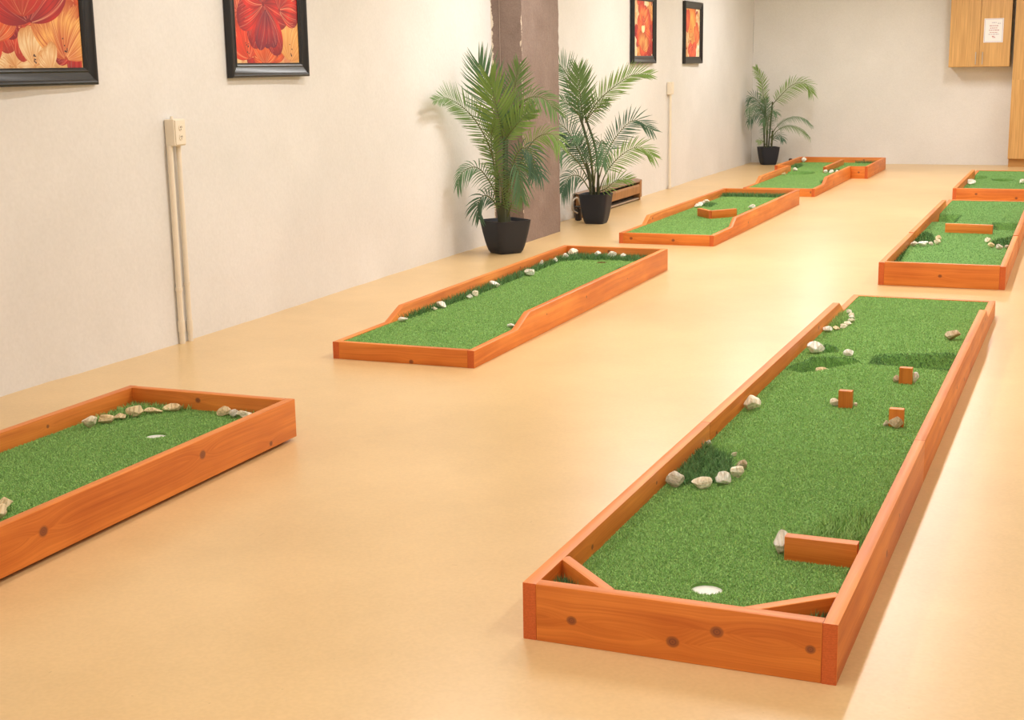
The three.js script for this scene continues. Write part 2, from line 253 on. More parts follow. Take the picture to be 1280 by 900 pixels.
// --- long lane with braces, posts and pits
{
  const W = 0.829, L1 = 1.80, L = 5.39, lane = makeLane('long orange wooden golf lane with white cup, corner braces and three posts', 3.367, -3.243, -0.0103);
  const at = localOf(lane);
  crossBoard(lane, 'front_board', BT, W - BT, 0, TALL, woodMat(7, 0.76, [[0.1, 0.07, 0.013], [0.375, 0.052, 0.016], [0.49, 0.096, 0.016], [0.725, 0.085, 0.012]], 0.2, 1024, 256));
  const near = [[0, 0], [L1, 0], [L1, TALL], [0, TALL]], far = [[L1 + 0.003, 0], [L, 0], [L, LOW], [4.815, LOW], [4.655, TALL], [L1 + 0.003, TALL]];
  sideBoard(lane, 'side_board', 0, near, woodMat(11, 1.85, [[0.45, 0.11, 0.009], [1.1, 0.12, 0.007], [1.55, 0.1, 0.006]]));
  sideBoard(lane, 'side_board', W - BT, near); sideBoard(lane, 'side_board', 0, far); sideBoard(lane, 'side_board', W - BT, far);
  crossBoard(lane, 'end_board', BT, W - BT, -L + BT, LOW);
  freeBoard(lane, 'corner_brace', [0.036, -0.225], [0.232, -0.032], TALL - 0.001, 0.02, null, 0.032); freeBoard(lane, 'corner_brace', [W - 0.232, -0.03], [W - 0.036, -0.208], TALL - 0.001, 0.02, null, 0.032);
  freeBoard(lane, 'divider', at(3.945, -3.86), at(4.152, -3.858), TALL - 0.002, TURF - 0.02);
  const hole = at(3.791, -3.55);
  mesh('turf', flatTurf([[BT, -BT], [W - BT, -BT], [W - BT, -L1], [BT, -L1]], [[hole[0], hole[1], 0.045]]), turfMat, lane);
  cup(lane, hole[0], hole[1], 0.045);
  // bed of the second section: a ditch across the right, a pit by the left board and a small hollow behind it
  const pit = polyOf(lane, [[3.44, -6.40], [3.535, -6.36], [3.62, -6.47], [3.75, -6.67], [3.70, -6.74], [3.60, -6.735], [3.52, -6.70], [3.49, -6.55]]);
  const pit2 = polyOf(lane, [[3.545, -6.84], [3.615, -6.87], [3.575, -7.0], [3.525, -7.05]]);
  const segd = (x, z, a, b) => { const dx = b[0] - a[0], dz = b[1] - a[1], t = clamp(((x - a[0]) * dx + (z - a[1]) * dz) / (dx * dx + dz * dz), 0, 1); return Math.hypot(x - a[0] - dx * t, z - a[1] - dz * t); };
  const dist = (x, z, p) => { let d = 9; for (let i = 0; i < p.length; i++) d = Math.min(d, segd(x, z, p[i], p[(i + 1) % p.length])); return inPoly(x, z, p) ? d : -d; };
  const bed = (x, z) => {
    let y = TURF - 0.0012 * (z < -L1 - 0.01 ? 0 : 4) + (fbm(x * 3, z * 3, 5, 2) - 0.5) * 0.003;
    const zn = lerp(-3.40, -3.365, smooth(0.45, 0.8, x)), u = (zn - z); // distance behind the near lip of the ditch
    const w = smooth(0.37, 0.50, x), far = lerp(0.26, 0.42, smooth(0.4, 0.8, x));
    if (u > -0.02 && u < far + 0.05) y -= 0.072 * w * smooth(-0.008, 0.014, u) * (1 - smooth(far - 0.055, far, u));
    y -= 0.078 * smooth(-0.006, 0.014, dist(x, z, pit)); y -= 0.07 * smooth(-0.006, 0.012, dist(x, z, pit2));
    return Math.max(y, 0.004);
  };
  mesh('turf', fieldTurf(BT, W - BT, -L1 - 0.0015, -L + BT, bed, 0.01), turfMat, lane);
  const holeFree = (x, z) => (Math.hypot(x - hole[0], z - hole[1]) < 0.044 ? null : TURF);
  blades('turf_pile', lane, scatter([[BT, -BT], [W - BT, -BT], [W - BT, -L1], [BT, -L1]], 75000, 21, holeFree), shortBlade, 1, SHORT);
  blades('turf_pile', lane, scatter([[BT, -L1 - 0.004], [W - BT, -L1 - 0.004], [W - BT, -L + BT], [BT, -L + BT]], 50000, 22, (x, z) => { const y = bed(x, z); return Math.abs(bed(x, z + 0.006) - y) + Math.abs(bed(x + 0.006, z) - y) > 0.004 ? null : y; }), shortBlade, 2, SHORT);
  // coarse dark blades on ditch and pit sides; their tint paints the shade
  shadeBlades(lane, polyOf(lane, [[3.42, -6.33], [4.2, -6.33], [4.2, -7.12], [3.42, -7.12]]), bed, 60000, 23);
  const ring = polyOf(lane, [[3.425, -4.45], [3.53, -4.47], [3.59, -4.53], [3.605, -4.68], [3.54, -4.84], [3.44, -4.95], [3.415, -4.95]]);
  blades('tall_grass', lane, scatter(ring, 30000, 31), tallBlade, 3, [0.14, 0.29, 0.10], 0.6, 1.25, 1.9);
  const back = polyOf(lane, [[3.455, -7.40], [3.52, -7.5], [3.535, -7.65], [3.51, -7.8], [3.47, -7.95], [3.452, -7.95]]);
  blades('tall_grass', lane, scatter(back, 18000, 32), tallBlade, 4, LONGG, 0.6, 1.0);
  const side = polyOf(lane, [[3.95, -3.885], [4.158, -3.885], [4.155, -4.30], [4.08, -4.36], [4.0, -4.22], [3.96, -4.08]]);
  blades('tall_grass', lane, scatter(side, 15000, 33), tallBlade, 5, LONGG, 0.6, 1.05);
  blades('tall_grass', lane, [...scatter([[0.042, -0.042], [0.2, -0.042], [0.042, -0.2]], 45000, 34), ...scatter([[W - 0.042, -0.042], [W - 0.042, -0.19], [W - 0.2, -0.042]], 45000, 35)], tallBlade, 6, LONGD, 0.9, 1.6);
  for (const [px, pz] of [[3.824, -5.745], [4.006, -6.275], [4.06, -5.495]]) { const [lx, lz] = at(px, pz), g = new RoundedBoxGeometry(0.056, 0.09, 0.034, 2, 0.002); g.translate(lx, TURF + 0.0285, lz); const p = g.attributes.position, uv = g.attributes.uv; for (let i = 0; i < p.count; i++) uv.setXY(i, p.getY(i), p.getX(i) + p.getZ(i)); mesh('post', g, anyWood(), lane); }
}
// --- lane along the bare wall, near its far end
{
  const W = 0.82, L = 3.2, lane = makeLane('orange wooden golf lane with stone-edged corner grass, raised on low runners', 0.925, -1.625, 0.004, 0.014);
  const at = localOf(lane), hole = at(1.361, -4.385);
  sideBoard(lane, 'side_board', 0, barOutline(L, TALL), woodMat(17, 3.3, [[2.62, 0.12, 0.008]]));
  sideBoard(lane, 'side_board', W - BT, barOutline(L, TALL), woodMat(23, 3.3, [[1.66, 0.085, 0.019], [2.53, 0.1, 0.018], [3.0, 0.02, 0.011]], 0.25, 2048, 256));
  crossBoard(lane, 'end_board', BT, W - BT, -L + BT, TALL, woodBasic[1]); crossBoard(lane, 'front_board', BT, W - BT, 0, TALL, woodBasic[2]);
  const in0 = [[BT, -BT], [W - BT, -BT], [W - BT, -L + BT], [BT, -L + BT]];
  mesh('turf', flatTurf(in0, [[hole[0], hole[1], 0.043]]), turfMat, lane); cup(lane, hole[0], hole[1], 0.043);
  blades('turf_pile', lane, scatter([[BT, -1.2], [W - BT, -1.2], [W - BT, -L + BT], [BT, -L + BT]], 62000, 41, (x, z) => (Math.hypot(x - hole[0], z - hole[1]) < 0.042 ? null : TURF)), shortBlade, 7, SHORT);
  blades('tall_grass', lane, [...scatter(polyOf(lane, [[0.97, -4.40], [1.06, -4.47], [1.12, -4.62], [1.19, -4.72], [1.26, -4.78], [0.97, -4.78]]), 22000, 42), ...scatter(polyOf(lane, [[1.50, -4.76], [1.69, -4.72], [1.69, -4.78], [1.46, -4.78]]), 22000, 43)], tallBlade, 8, LONGG, 0.5, 0.85);
  const rm = mat({ color: 0x6b4a2e, roughness: 0.9 });
  mesh('runner', box(0.03, 0.016, L - 0.1, 0.05, -0.006, -L / 2), rm, lane); mesh('runner', box(0.03, 0.016, L - 0.1, W - 0.05, -0.006, -L / 2), rm, lane);
}
// straight lanes whose sides rise from a low end to a tall end (front low)
function risingLane(label, x, z, W, L, turn, lowTo, tallFrom, sideMat, frontMat) {
  const lane = makeLane(label, x, z, turn);
  crossBoard(lane, 'front_board', BT, W - BT, 0, LOW, frontMat);
  const o = [[0, 0], [L, 0], [L, TALL], [tallFrom, TALL], [lowTo, LOW], [0, LOW]];
  sideBoard(lane, 'side_board', 0, o); sideBoard(lane, 'side_board', W - BT, o, sideMat);
  crossBoard(lane, 'end_board', BT, W - BT, -L + BT, TALL);
  return lane;
}
{ // --- lane with a strip of tall grass
  const W = 0.815, L = 3.60, lane = risingLane('orange wooden golf lane with a tall-grass strip and white stones along one side', 1.067, -6.325, W, L, 0.0015, 0.60, 0.785, woodMat(37, 3.7, [[1.05, 0.1, 0.006], [1.75, 0.09, 0.009], [2.6, 0.08, 0.006]], 0.25, 2048, 128), woodMat(39, 0.8, [[0.42, 0.01, 0.012]], 0.2, 512, 128));
  const at = localOf(lane), hole = at(1.47, -9.6);
  mesh('turf', flatTurf([[BT, -BT], [W - BT, -BT], [W - BT, -L + BT], [BT, -L + BT]], [[hole[0], hole[1], 0.04]]), turfMat, lane); cup(lane, hole[0], hole[1], 0.04, TURF, false);
  blades('turf_pile', lane, scatter([[BT, -BT], [W - BT, -BT], [W - BT, -L + BT], [BT, -L + BT]], 34000, 51, (x, z) => (Math.hypot(x - hole[0], z - hole[1]) < 0.04 ? null : TURF)), shortBlade, 9, SHORT);
  blades('tall_grass', lane, scatter(polyOf(lane, [[1.112, -7.0], [1.15, -7.1], [1.19, -8.0], [1.18, -9.0], [1.17, -9.55], [1.28, -9.68], [1.5, -9.72], [1.83, -9.68], [1.83, -9.88], [1.112, -9.88]]), 16000, 52), tallBlade, 10, LONGD, 0.8, 1.4);
  blades('tall_grass', lane, [...scatter(polyOf(lane, [[1.80, -7.02], [1.838, -7.02], [1.838, -7.5]]), 16000, 53), ...scatter(polyOf(lane, [[1.838, -8.6], [1.76, -8.8], [1.838, -9.0]]), 16000, 55), ...scatter(polyOf(lane, [[1.838, -9.0], [1.70, -9.2], [1.72, -9.4], [1.838, -9.5]]), 16000, 54)], tallBlade, 11, LONGD, 0.5, 1.0);
  const [tx, tz] = at(1.454, -6.79); blades('tee_mark', lane, scatter([[tx - 0.05, tz - 0.03], [tx + 0.05, tz - 0.03], [tx + 0.05, tz + 0.03], [tx - 0.05, tz + 0.03]], 12000, 56), shortBlade, 71, LONGD, 1.0, 1.5);
}
{ // --- lane with an angled bumper
  const W = 0.83, L = 3.66, lane = risingLane('orange wooden golf lane with an angled wooden bumper on its turf', 1.047, -11.336, W, L, -0.006, 0.66, 0.80, null, woodMat(43, 0.8, [[0.07, 0.045, 0.013], [0.44, 0.04, 0.013]], 0.2, 512, 128));
  const at = localOf(lane);
  mesh('turf', flatTurf([[BT, -BT], [W - BT, -BT], [W - BT, -L + BT], [BT, -L + BT]], []), turfMat, lane);
  blades('turf_pile', lane, scatter([[BT, -BT], [W - BT, -BT], [W - BT, -L + BT], [BT, -L + BT]], 16000, 61), shortBlade, 12, SHORT);
  const b = at(1.519, -12.64); freeBoard(lane, 'bumper_board', at(1.355, -12.85), b, TALL, TURF - 0.01); freeBoard(lane, 'bumper_board', b, at(1.695, -12.89), TALL, TURF - 0.01);
  blades('tall_grass', lane, [...scatter(polyOf(lane, [[1.09, -14.78], [1.83, -14.8], [1.83, -14.93], [1.09, -14.93]]), 15000, 62), ...scatter(polyOf(lane, [[1.09, -14.55], [1.12, -14.78], [1.09, -14.93]]), 15000, 64)], tallBlade, 13, LONGD, 1.0, 1.6);
  blades('tall_grass', lane, scatter(polyOf(lane, [[1.14, -13.75], [1.27, -13.6], [1.26, -13.95], [1.16, -14.05]]), 9000, 63), tallBlade, 14, LONGD, 0.6, 1.0);
}
{ // --- T-shaped lane at the far wall
  const x0 = 1.09, W = 0.82, Lj = 2.60, L = 4.36, wl = -0.17, wr = 1.035, lane = makeLane('orange wooden golf lane widening into a T by the end wall', x0, -15.86, 0);
  const at = localOf(lane);
  crossBoard(lane, 'front_board', BT, W - BT, 0, LOW, woodMat(47, 0.8, [[0.74, 0.05, 0.015]], 0.2, 512, 128));
  const o = [[0, 0], [Lj + BT, 0], [Lj + BT, TALL], [0.83, TALL], [0.63, LOW], [0, LOW]];
  sideBoard(lane, 'side_board', 0, o); sideBoard(lane, 'side_board', W - BT, o);
  crossBoard(lane, 'shoulder_board', wl + BT, 0, -Lj, TALL); crossBoard(lane, 'shoulder_board', W, wr - BT, -Lj, TALL, woodMat(49, 0.3, [[0.1, 0.08, 0.013]], 0.2, 256, 128));
  const wing = [[Lj, 0], [L, 0], [L, TALL], [Lj, TALL]]; sideBoard(lane, 'side_board', wl, wing); sideBoard(lane, 'side_board', wr - BT, wing);
  crossBoard(lane, 'end_board', wl + BT, wr - BT, -L + BT, TALL);
  const P = [[BT, -BT], [W - BT, -BT], [W - BT, -Lj - BT], [wr - BT, -Lj - BT], [wr - BT, -L + BT], [wl + BT, -L + BT], [wl + BT, -Lj - BT], [BT, -Lj - BT]];
  const d1 = at(1.30, -18.2), ell = (x, z, c, a, b) => 1 - smooth(0.8, 1, Math.hypot((x - c[0]) / a, (z - c[1]) / b));
  const bed = (x, z) => TURF - 0.06 * ell(x, z, d1, 0.19, 0.28);
  const stem = fieldTurf(BT, W - BT, -BT, -Lj - BT, bed, 0.03), head = fieldTurf(wl + BT, wr - BT, -Lj - BT, -L + BT, bed, 0.05);
  mesh('turf', merge([stem, head]), turfMat, lane);
  blades('turf_pile', lane, scatter(P, 5000, 71, bed), shortBlade, 15, SHORT);
  shadeBlades(lane, polyOf(lane, [[1.1, -17.9], [1.5, -17.9], [1.5, -18.5], [1.1, -18.5]]), bed, 20000, 76);
  freeBoard(lane, 'divider', at(1.60, -18.30), at(1.60, -19.75), TALL, TURF - 0.01);
  blades('tall_grass', lane, [...scatter(polyOf(lane, [[1.0, -19.1], [1.13, -19.0], [1.11, -19.5], [0.99, -19.6]]), 9000, 72), ...scatter(polyOf(lane, [[1.72, -20.1], [2.0, -20.1], [2.0, -20.16], [1.72, -20.16]]), 15000, 73), ...scatter(polyOf(lane, [[1.62, -18.35], [1.78, -18.32], [1.75, -18.6], [1.62, -18.6]]), 9000, 74), ...scatter(polyOf(lane, [[1.82, -16.7], [1.86, -16.7], [1.86, -17.2]]), 12000, 75)], tallBlade, 16, LONGD, 0.8, 1.3);
}
// lanes whose sides are tall from the front and drop at the far end
function fallingLane(label, x, z, W, L, turn, tallTo, lowFrom, frontMat, joint) {
  const lane = makeLane(label, x, z, turn);
  crossBoard(lane, 'front_board', BT, W - BT, 0, TALL, frontMat);
  const a = joint ? joint + 0.004 : 0;
  for (const xs of [0, W - BT]) { if (joint) sideBoard(lane, 'side_board', xs, barOutline(joint, TALL - 0.004)); sideBoard(lane, 'side_board', xs, [[a, 0], [L, 0], [L, LOW], [lowFrom, LOW], [tallTo, TALL], [a, TALL]]); }
  crossBoard(lane, 'end_board', BT, W - BT, -L + BT, LOW);
  return lane;
}
{ // --- lane with a straight bar between two stone arcs
  const W = 0.818, L = 5.27, lane = fallingLane('orange wooden golf lane with a straight bar standing beyond two stone arcs', 3.437, -9.64, W, L, 0, 4.50, 4.56, woodMat(59, 0.8, [[0.365, 0.075, 0.012]], 0.2, 512, 128), 1.74);
  const at = localOf(lane);
  const ditch = (x, z, x0, x1, z0, z1) => smooth(x0 - 0.04, x0 + 0.03, x) * (1 - smooth(x1 - 0.05, x1 + 0.05, x)) * smooth(0, 0.03, z0 - z) * (1 - smooth(z0 - z1 - 0.1, z0 - z1, z0 - z));
  const [l0, lz] = at(3.44, -12.85), [r0, rz] = at(4.02, -12.35);
  const bed = (x, z) => TURF - 0.075 * ditch(x, z, l0 - 0.1, l0 + 0.2, lz, lz - 0.7) - 0.07 * ditch(x, z, r0, r0 + 0.4, rz, rz - 0.6) + (fbm(x * 3, z * 3, 15, 2) - 0.5) * 0.004;
  mesh('turf', fieldTurf(BT, W - BT, -BT, -L + BT, bed, 0.025), turfMat, lane);
  blades('turf_pile', lane, scatter([[BT, -BT], [W - BT, -BT], [W - BT, -L + BT], [BT, -L + BT]], 11000, 81, bed), shortBlade, 17, [0.2, 0.40, 0.14]);
  shadeBlades(lane, polyOf(lane, [[3.475, -12.3], [4.215, -12.3], [4.215, -13.7], [3.475, -13.7]]), bed, 25000, 86);
  freeBoard(lane, 'divider', at(3.655, -12.09), at(4.03, -12.06), TALL, TURF - 0.01);
  blades('tall_grass', lane, [...scatter(polyOf(lane, [[3.48, -11.12], [3.63, -11.25], [3.64, -11.5], [3.56, -11.95], [3.48, -12.0]]), 9000, 82), ...scatter(polyOf(lane, [[4.06, -11.25], [4.2, -11.12], [4.21, -11.9], [4.06, -11.6]]), 9000, 83), ...scatter(polyOf(lane, [[3.478, -9.8], [3.53, -9.8], [3.49, -10.9], [3.478, -11.1]]), 9000, 84)], tallBlade, 18, [0.055, 0.15, 0.035], 0.4, 0.8);
}
{ // --- lane in front of the tall cupboard
  const W = 0.82, L = 3.50, lane = fallingLane('orange wooden golf lane with a dark round pit, in front of the tall cupboard', 3.425, -15.46, W, L, 0, 2.645, 2.70, woodMat(63, 0.8, [[0.2, 0.1, 0.013], [0.6, 0.065, 0.013]], 0.2, 512, 128));
  const at = localOf(lane), pc = at(3.82, -17.55), pd = at(3.5, -17.9);
  const bed = (x, z) => TURF - 0.078 * (1 - smooth(0.88, 1.04, Math.hypot((x - pc[0]) / 0.115, (z - pc[1]) / 0.2))) - 0.05 * (1 - smooth(0.75, 1, Math.hypot((x - pd[0]) / 0.13, (z - pd[1]) / 0.3)));
  mesh('turf', fieldTurf(BT, W - BT, -BT, -L + BT, bed, 0.012), turfMat, lane);
  blades('turf_pile', lane, scatter([[BT, -BT], [W - BT, -BT], [W - BT, -L + BT], [BT, -L + BT]], 9000, 91, (x, z) => (bed(x, z) < TURF - 0.004 ? null : TURF)), shortBlade, 19, [0.2, 0.40, 0.14]);
  shadeBlades(lane, [[BT, -1.6], [W - BT, -1.6], [W - BT, -2.9], [BT, -2.9]], bed, 26000, 92);
}

// ---------------------------------------------------------------- stones
const stoneTex = dataTex(256, 256, (u, v) => { const n = fbm(u * 8, v * 8, 71, 5, 8, 8) - 0.5, b = fbm(u * 3, v * 12, 72, 3, 3, 12) - 0.5, f = vnoise(u * 100, v * 100, 73, 100, 100) - 0.5, k = n * 120 + f * 20; return [246 + k - b * 40, 240 + k - b * 66, 226 + k - b * 90]; });
const stoneTints = [0xffffff, 0xfff6e6, 0xf2dcb8, 0xe8e2dc, 0xdcc8b0].map((c) => mat({ color: c, map: stoneTex, bumpMap: stoneTex, bumpScale: 0.004, roughness: 0.85 }));
const [WHITE, CREAM, TAN, GREY, BROWN] = stoneTints;
function stone(x, z, w, h, m, label, grp, o = {}) { // base centre on the turf
  const seed = Math.round(Math.abs(x * 7919 + z * 104729) * 10), R = rng(seed), planes = [];
  for (let i = 0; i < 11; i++) { const n = V(R() - 0.5, R() - 0.5, R() - 0.5).normalize(); planes.push([n, 0.55 + R() * 0.4]); }
  const g = mergeVertices(new THREE.IcosahedronGeometry(1, 5).deleteAttribute('uv').deleteAttribute('normal')), p = g.attributes.position;
  const uv = [];
  for (let i = 0; i < p.count; i++) {
    const v = V().fromBufferAttribute(p, i).normalize(); let r = 1.2;
    for (const [n, d] of planes) { const c = n.dot(v); if (c > 0.05) r = Math.min(r, d / c); }
    r *= 1 + (fbm(v.x * 3 + 9, v.y * 3 + v.z * 2, seed % 97, 3) - 0.5) * 0.1; v.multiplyScalar(r); p.setXYZ(i, v.x, v.y, v.z); uv.push(v.x * 0.5 + (seed % 13) * 0.1, v.y * 0.5 + v.z * 0.4);
  }
  g.setAttribute('uv', new THREE.Float32BufferAttribute(uv, 2)); g.computeBoundingBox(); const s = g.boundingBox.getSize(V()), c = g.boundingBox.getCenter(V());
  g.translate(-c.x, -c.y, -c.z); const dep = o.d || (w * 0.75), hh = h * (o.deep || 1.0);
  g.scale(w / s.x, hh / s.y, dep / s.z); g.rotateY(YAW + (o.turn || 0)); if (o.tilt) g.rotateZ(o.tilt); g.computeBoundingBox(); g.translate(0, -g.boundingBox.min.y - (o.sink ?? -0.0018), 0);
  const ms = mesh('stone', toCreasedNormals(g, 0.35), m); ms.position.set(x, o.y ?? TURF, z); tag(ms, label, 'stone', grp); return ms;
}
{
  let L = 'stone ringing the dark tall-grass tuft by the white-cup end of the long lane', G = 'stones ringing the dark tuft in the long lane';
  const ringS = [[3.458, -4.425, 0.06, 0.05, GREY], [3.545, -4.445, 0.064, 0.038, CREAM], [3.606, -4.505, 0.05, 0.042, WHITE], [3.632, -4.592, 0.042, 0.04, CREAM], [3.622, -4.71, 0.036, 0.032, BROWN], [3.56, -4.86, 0.018, 0.016, CREAM], [3.432, -4.985, 0.02, 0.018, WHITE]];
  const ringL = ['blocky grey and brown stone of the tuft ring, against the side board', 'broad cream stone of the tuft ring beside the blocky grey one', 'rounded white stone of the dark tuft ring', 'smooth cream stone at the corner of the dark tuft ring', 'brown stone behind the smooth cream one in the tuft ring', 'tiny cream pebble at the back of the dark tuft ring', 'tiny white pebble between the dark tuft and the side board'];
  ringS.forEach(([x, z, w, h, m], i) => stone(x, z, w * 1.14, h * 1.14, m, ringL[i], G));
  stone(3.468, -5.575, 0.074, 0.062, CREAM, 'angular tan stone leaning on the long lane side board past the tuft');
  stone(3.782, -5.752, 0.05, 0.032, CREAM, 'low cream stone propped against the post nearest the pit', undefined, { d: 0.028 }); stone(3.862, -5.765, 0.018, 0.018, CREAM, 'tiny cream stone peeping out beside the post nearest the pit');
  stone(3.966, -6.275, 0.03, 0.034, BROWN, 'brown stone at the foot of the post before the ditch'); stone(4.048, -6.29, 0.026, 0.05, WHITE, 'upright white stone beside the post before the ditch');
  stone(4.062, -5.458, 0.058, 0.048, BROWN, 'rough grey-brown stone in front of a short post', undefined, { d: 0.03 }); stone(4.022, -5.475, 0.022, 0.026, CREAM, 'small pale stone beside the rough stone at a short post');
  stone(3.512, -6.81, 0.09, 0.062, WHITE, 'large white stone on the rim of the turf pit', undefined, { tilt: -0.25 });
  stone(3.674, -6.80, 0.054, 0.032, WHITE, 'small white stone on the rim of the turf pit');
  stone(3.60, -6.55, 0.09, 0.045, TAN, 'flat tan stone lying down in the turf pit', undefined, { y: 0.028, d: 0.06 });
  stone(4.118, -7.35, 0.085, 0.056, BROWN, 'mottled grey stone touching the long lane side board beyond the ditch');
  stone(3.925, -3.90, 0.05, 0.066, GREY, 'pale pointed stone at the free end of the divider board', undefined, { d: 0.085 });
  L = 'small pale stone edging the green tuft at the low end of the long lane'; G = 'stones edging the green tuft in the long lane';
  const farS = [[3.475, -7.385, 0.054, 0.032, WHITE], [3.512, -7.445, 0.042, 0.024, TAN], [3.538, -7.52, 0.042, 0.024, CREAM], [3.546, -7.60, 0.046, 0.024, CREAM], [3.552, -7.695, 0.038, 0.024, CREAM], [3.541, -7.785, 0.035, 0.026, WHITE], [3.525, -7.86, 0.035, 0.026, CREAM], [3.497, -7.975, 0.032, 0.026, WHITE]];
  for (const [x, z, w, h, m] of farS) stone(x, z, w, h, m, L, G);
  const yB = TURF + 0.014;
  G = 'stones edging the corner grass';
  const rowL = ['pale pointed stone against the side board, first of the corner grass row', 'long tan stone, second in the corner grass row', 'smallest tan stone of the corner grass row', 'tallest tan stone of the corner grass row', 'flat low tan stone, fifth in the corner grass row', 'tan slab ending the corner grass row near the end board'];
  for (const [x, z, w, h, m] of [[1.041, -4.385, 0.062, 0.052, CREAM], [1.058, -4.475, 0.068, 0.038, TAN], [1.075, -4.54, 0.045, 0.03, TAN], [1.103, -4.60, 0.075, 0.05, TAN], [1.139, -4.675, 0.078, 0.026, TAN], [1.188, -4.735, 0.078, 0.034, TAN]]) stone(x, z, w, h, m, rowL.shift(), G, { y: yB, d: 0.045 });
  L = 'pale stone huddled against the end board of the lane on low runners'; G = 'stones against the end board';
  for (const [x, z, w, h, m] of [[1.442, -4.742, 0.062, 0.042, TAN], [1.502, -4.727, 0.042, 0.036, GREY], [1.552, -4.722, 0.064, 0.035, CREAM]]) stone(x, z, w, h, m, L, G, { y: yB, d: 0.04 });
  L = 'rough tan stone well before the white cup of the lane on runners'; G = 'stones before the cup on the runner lane';
  for (const [x, z, w, h, m] of [[1.476, -3.415, 0.06, 0.05, TAN], [1.512, -3.35, 0.06, 0.045, TAN]]) stone(x, z, w, h, m, L, G, { y: yB });
  L = 'white stone along the tall-grass strip of the lane beside the pillar palm'; G = 'white stones along the grass strip';
  for (const [x, z, w, h, m] of [[1.152, -6.99, 0.058, 0.028, WHITE], [1.172, -7.46, 0.064, 0.042, WHITE], [1.157, -7.395, 0.04, 0.02, CREAM], [1.196, -7.83, 0.042, 0.032, WHITE], [1.192, -7.925, 0.042, 0.038, CREAM], [1.172, -8.29, 0.07, 0.045, WHITE], [1.199, -8.845, 0.074, 0.048, WHITE], [1.15, -9.485, 0.038, 0.04, WHITE], [1.166, -9.665, 0.05, 0.05, WHITE]]) stone(x, z, w, h, m, L, G);
  stone(1.125, -9.27, 0.034, 0.05, WHITE, 'tiny white stone half sunk in the tall-grass strip');
  L = 'white stone in tall grass along the end board beyond the dark cup'; G = 'white stones along the end board';
  for (const [x, z, w, h, m] of [[1.16, -9.85, 0.082, 0.06, CREAM], [1.36, -9.84, 0.05, 0.05, WHITE], [1.475, -9.82, 0.074, 0.055, WHITE], [1.57, -9.81, 0.05, 0.045, WHITE]]) stone(x, z, w, h, m, L, G);
  stone(1.812, -6.995, 0.046, 0.026, WHITE, 'lone white stone where a grass-strip lane side board rises');
  L = 'white stone in a short line by the angled bumper'; G = 'white stones by the angled bumper';
  for (const [x, z, w, h, m] of [[1.147, -13.58, 0.07, 0.045, WHITE], [1.150, -13.68, 0.06, 0.045, WHITE], [1.14, -13.80, 0.066, 0.046, WHITE], [1.152, -13.93, 0.068, 0.052, CREAM]]) stone(x, z, w, h, m, L, G);
  stone(1.70, -13.56, 0.074, 0.05, WHITE, 'lone white stone across the turf from the angled bumper');
  stone(1.0, -20.12, 0.075, 0.075, WHITE, 'white stone in the far corner of the T-shaped lane');
  L = 'white stone in a short row before the T-shaped lane divider'; G = 'white stones before the divider';
  for (const [x, z, w, h, m] of [[1.625, -18.22, 0.055, 0.045, WHITE], [1.705, -18.20, 0.066, 0.048, WHITE], [1.757, -18.30, 0.045, 0.036, WHITE]]) stone(x, z, w, h, m, L, G);
  stone(1.18, -18.52, 0.068, 0.046, WHITE, 'white stone beside the hollow of the T-shaped lane'); stone(1.168, -17.82, 0.055, 0.034, TAN, 'tan stone against the side board before the hollow of the T-shaped lane');
  L = 'stone in the arc on the wall side before the straight bar'; G = 'stones in one arc before the straight bar';
  for (const [x, z, w, h, m] of [[3.515, -11.10, 0.06, 0.04, GREY], [3.58, -11.12, 0.078, 0.036, WHITE], [3.628, -11.19, 0.04, 0.028, GREY], [3.668, -11.255, 0.054, 0.042, CREAM], [3.655, -11.50, 0.05, 0.044, TAN]]) stone(x, z, w, h, m, L, G);
  L = 'stone in the shorter arc before the straight bar'; G = 'stones in the other arc before the straight bar';
  for (const [x, z, w, h, m] of [[4.03, -11.45, 0.05, 0.044, CREAM], [4.073, -11.16, 0.054, 0.042, TAN], [4.138, -11.085, 0.053, 0.04, GREY], [4.185, -11.14, 0.034, 0.028, GREY]]) stone(x, z, w, h, m, L, G);
  stone(3.515, -16.85, 0.10, 0.062, WHITE, 'white stone against the side board of the dark-pit lane'); stone(4.06, -17.05, 0.07, 0.055, WHITE, 'white stone on open turf beside the dark round pit');
}

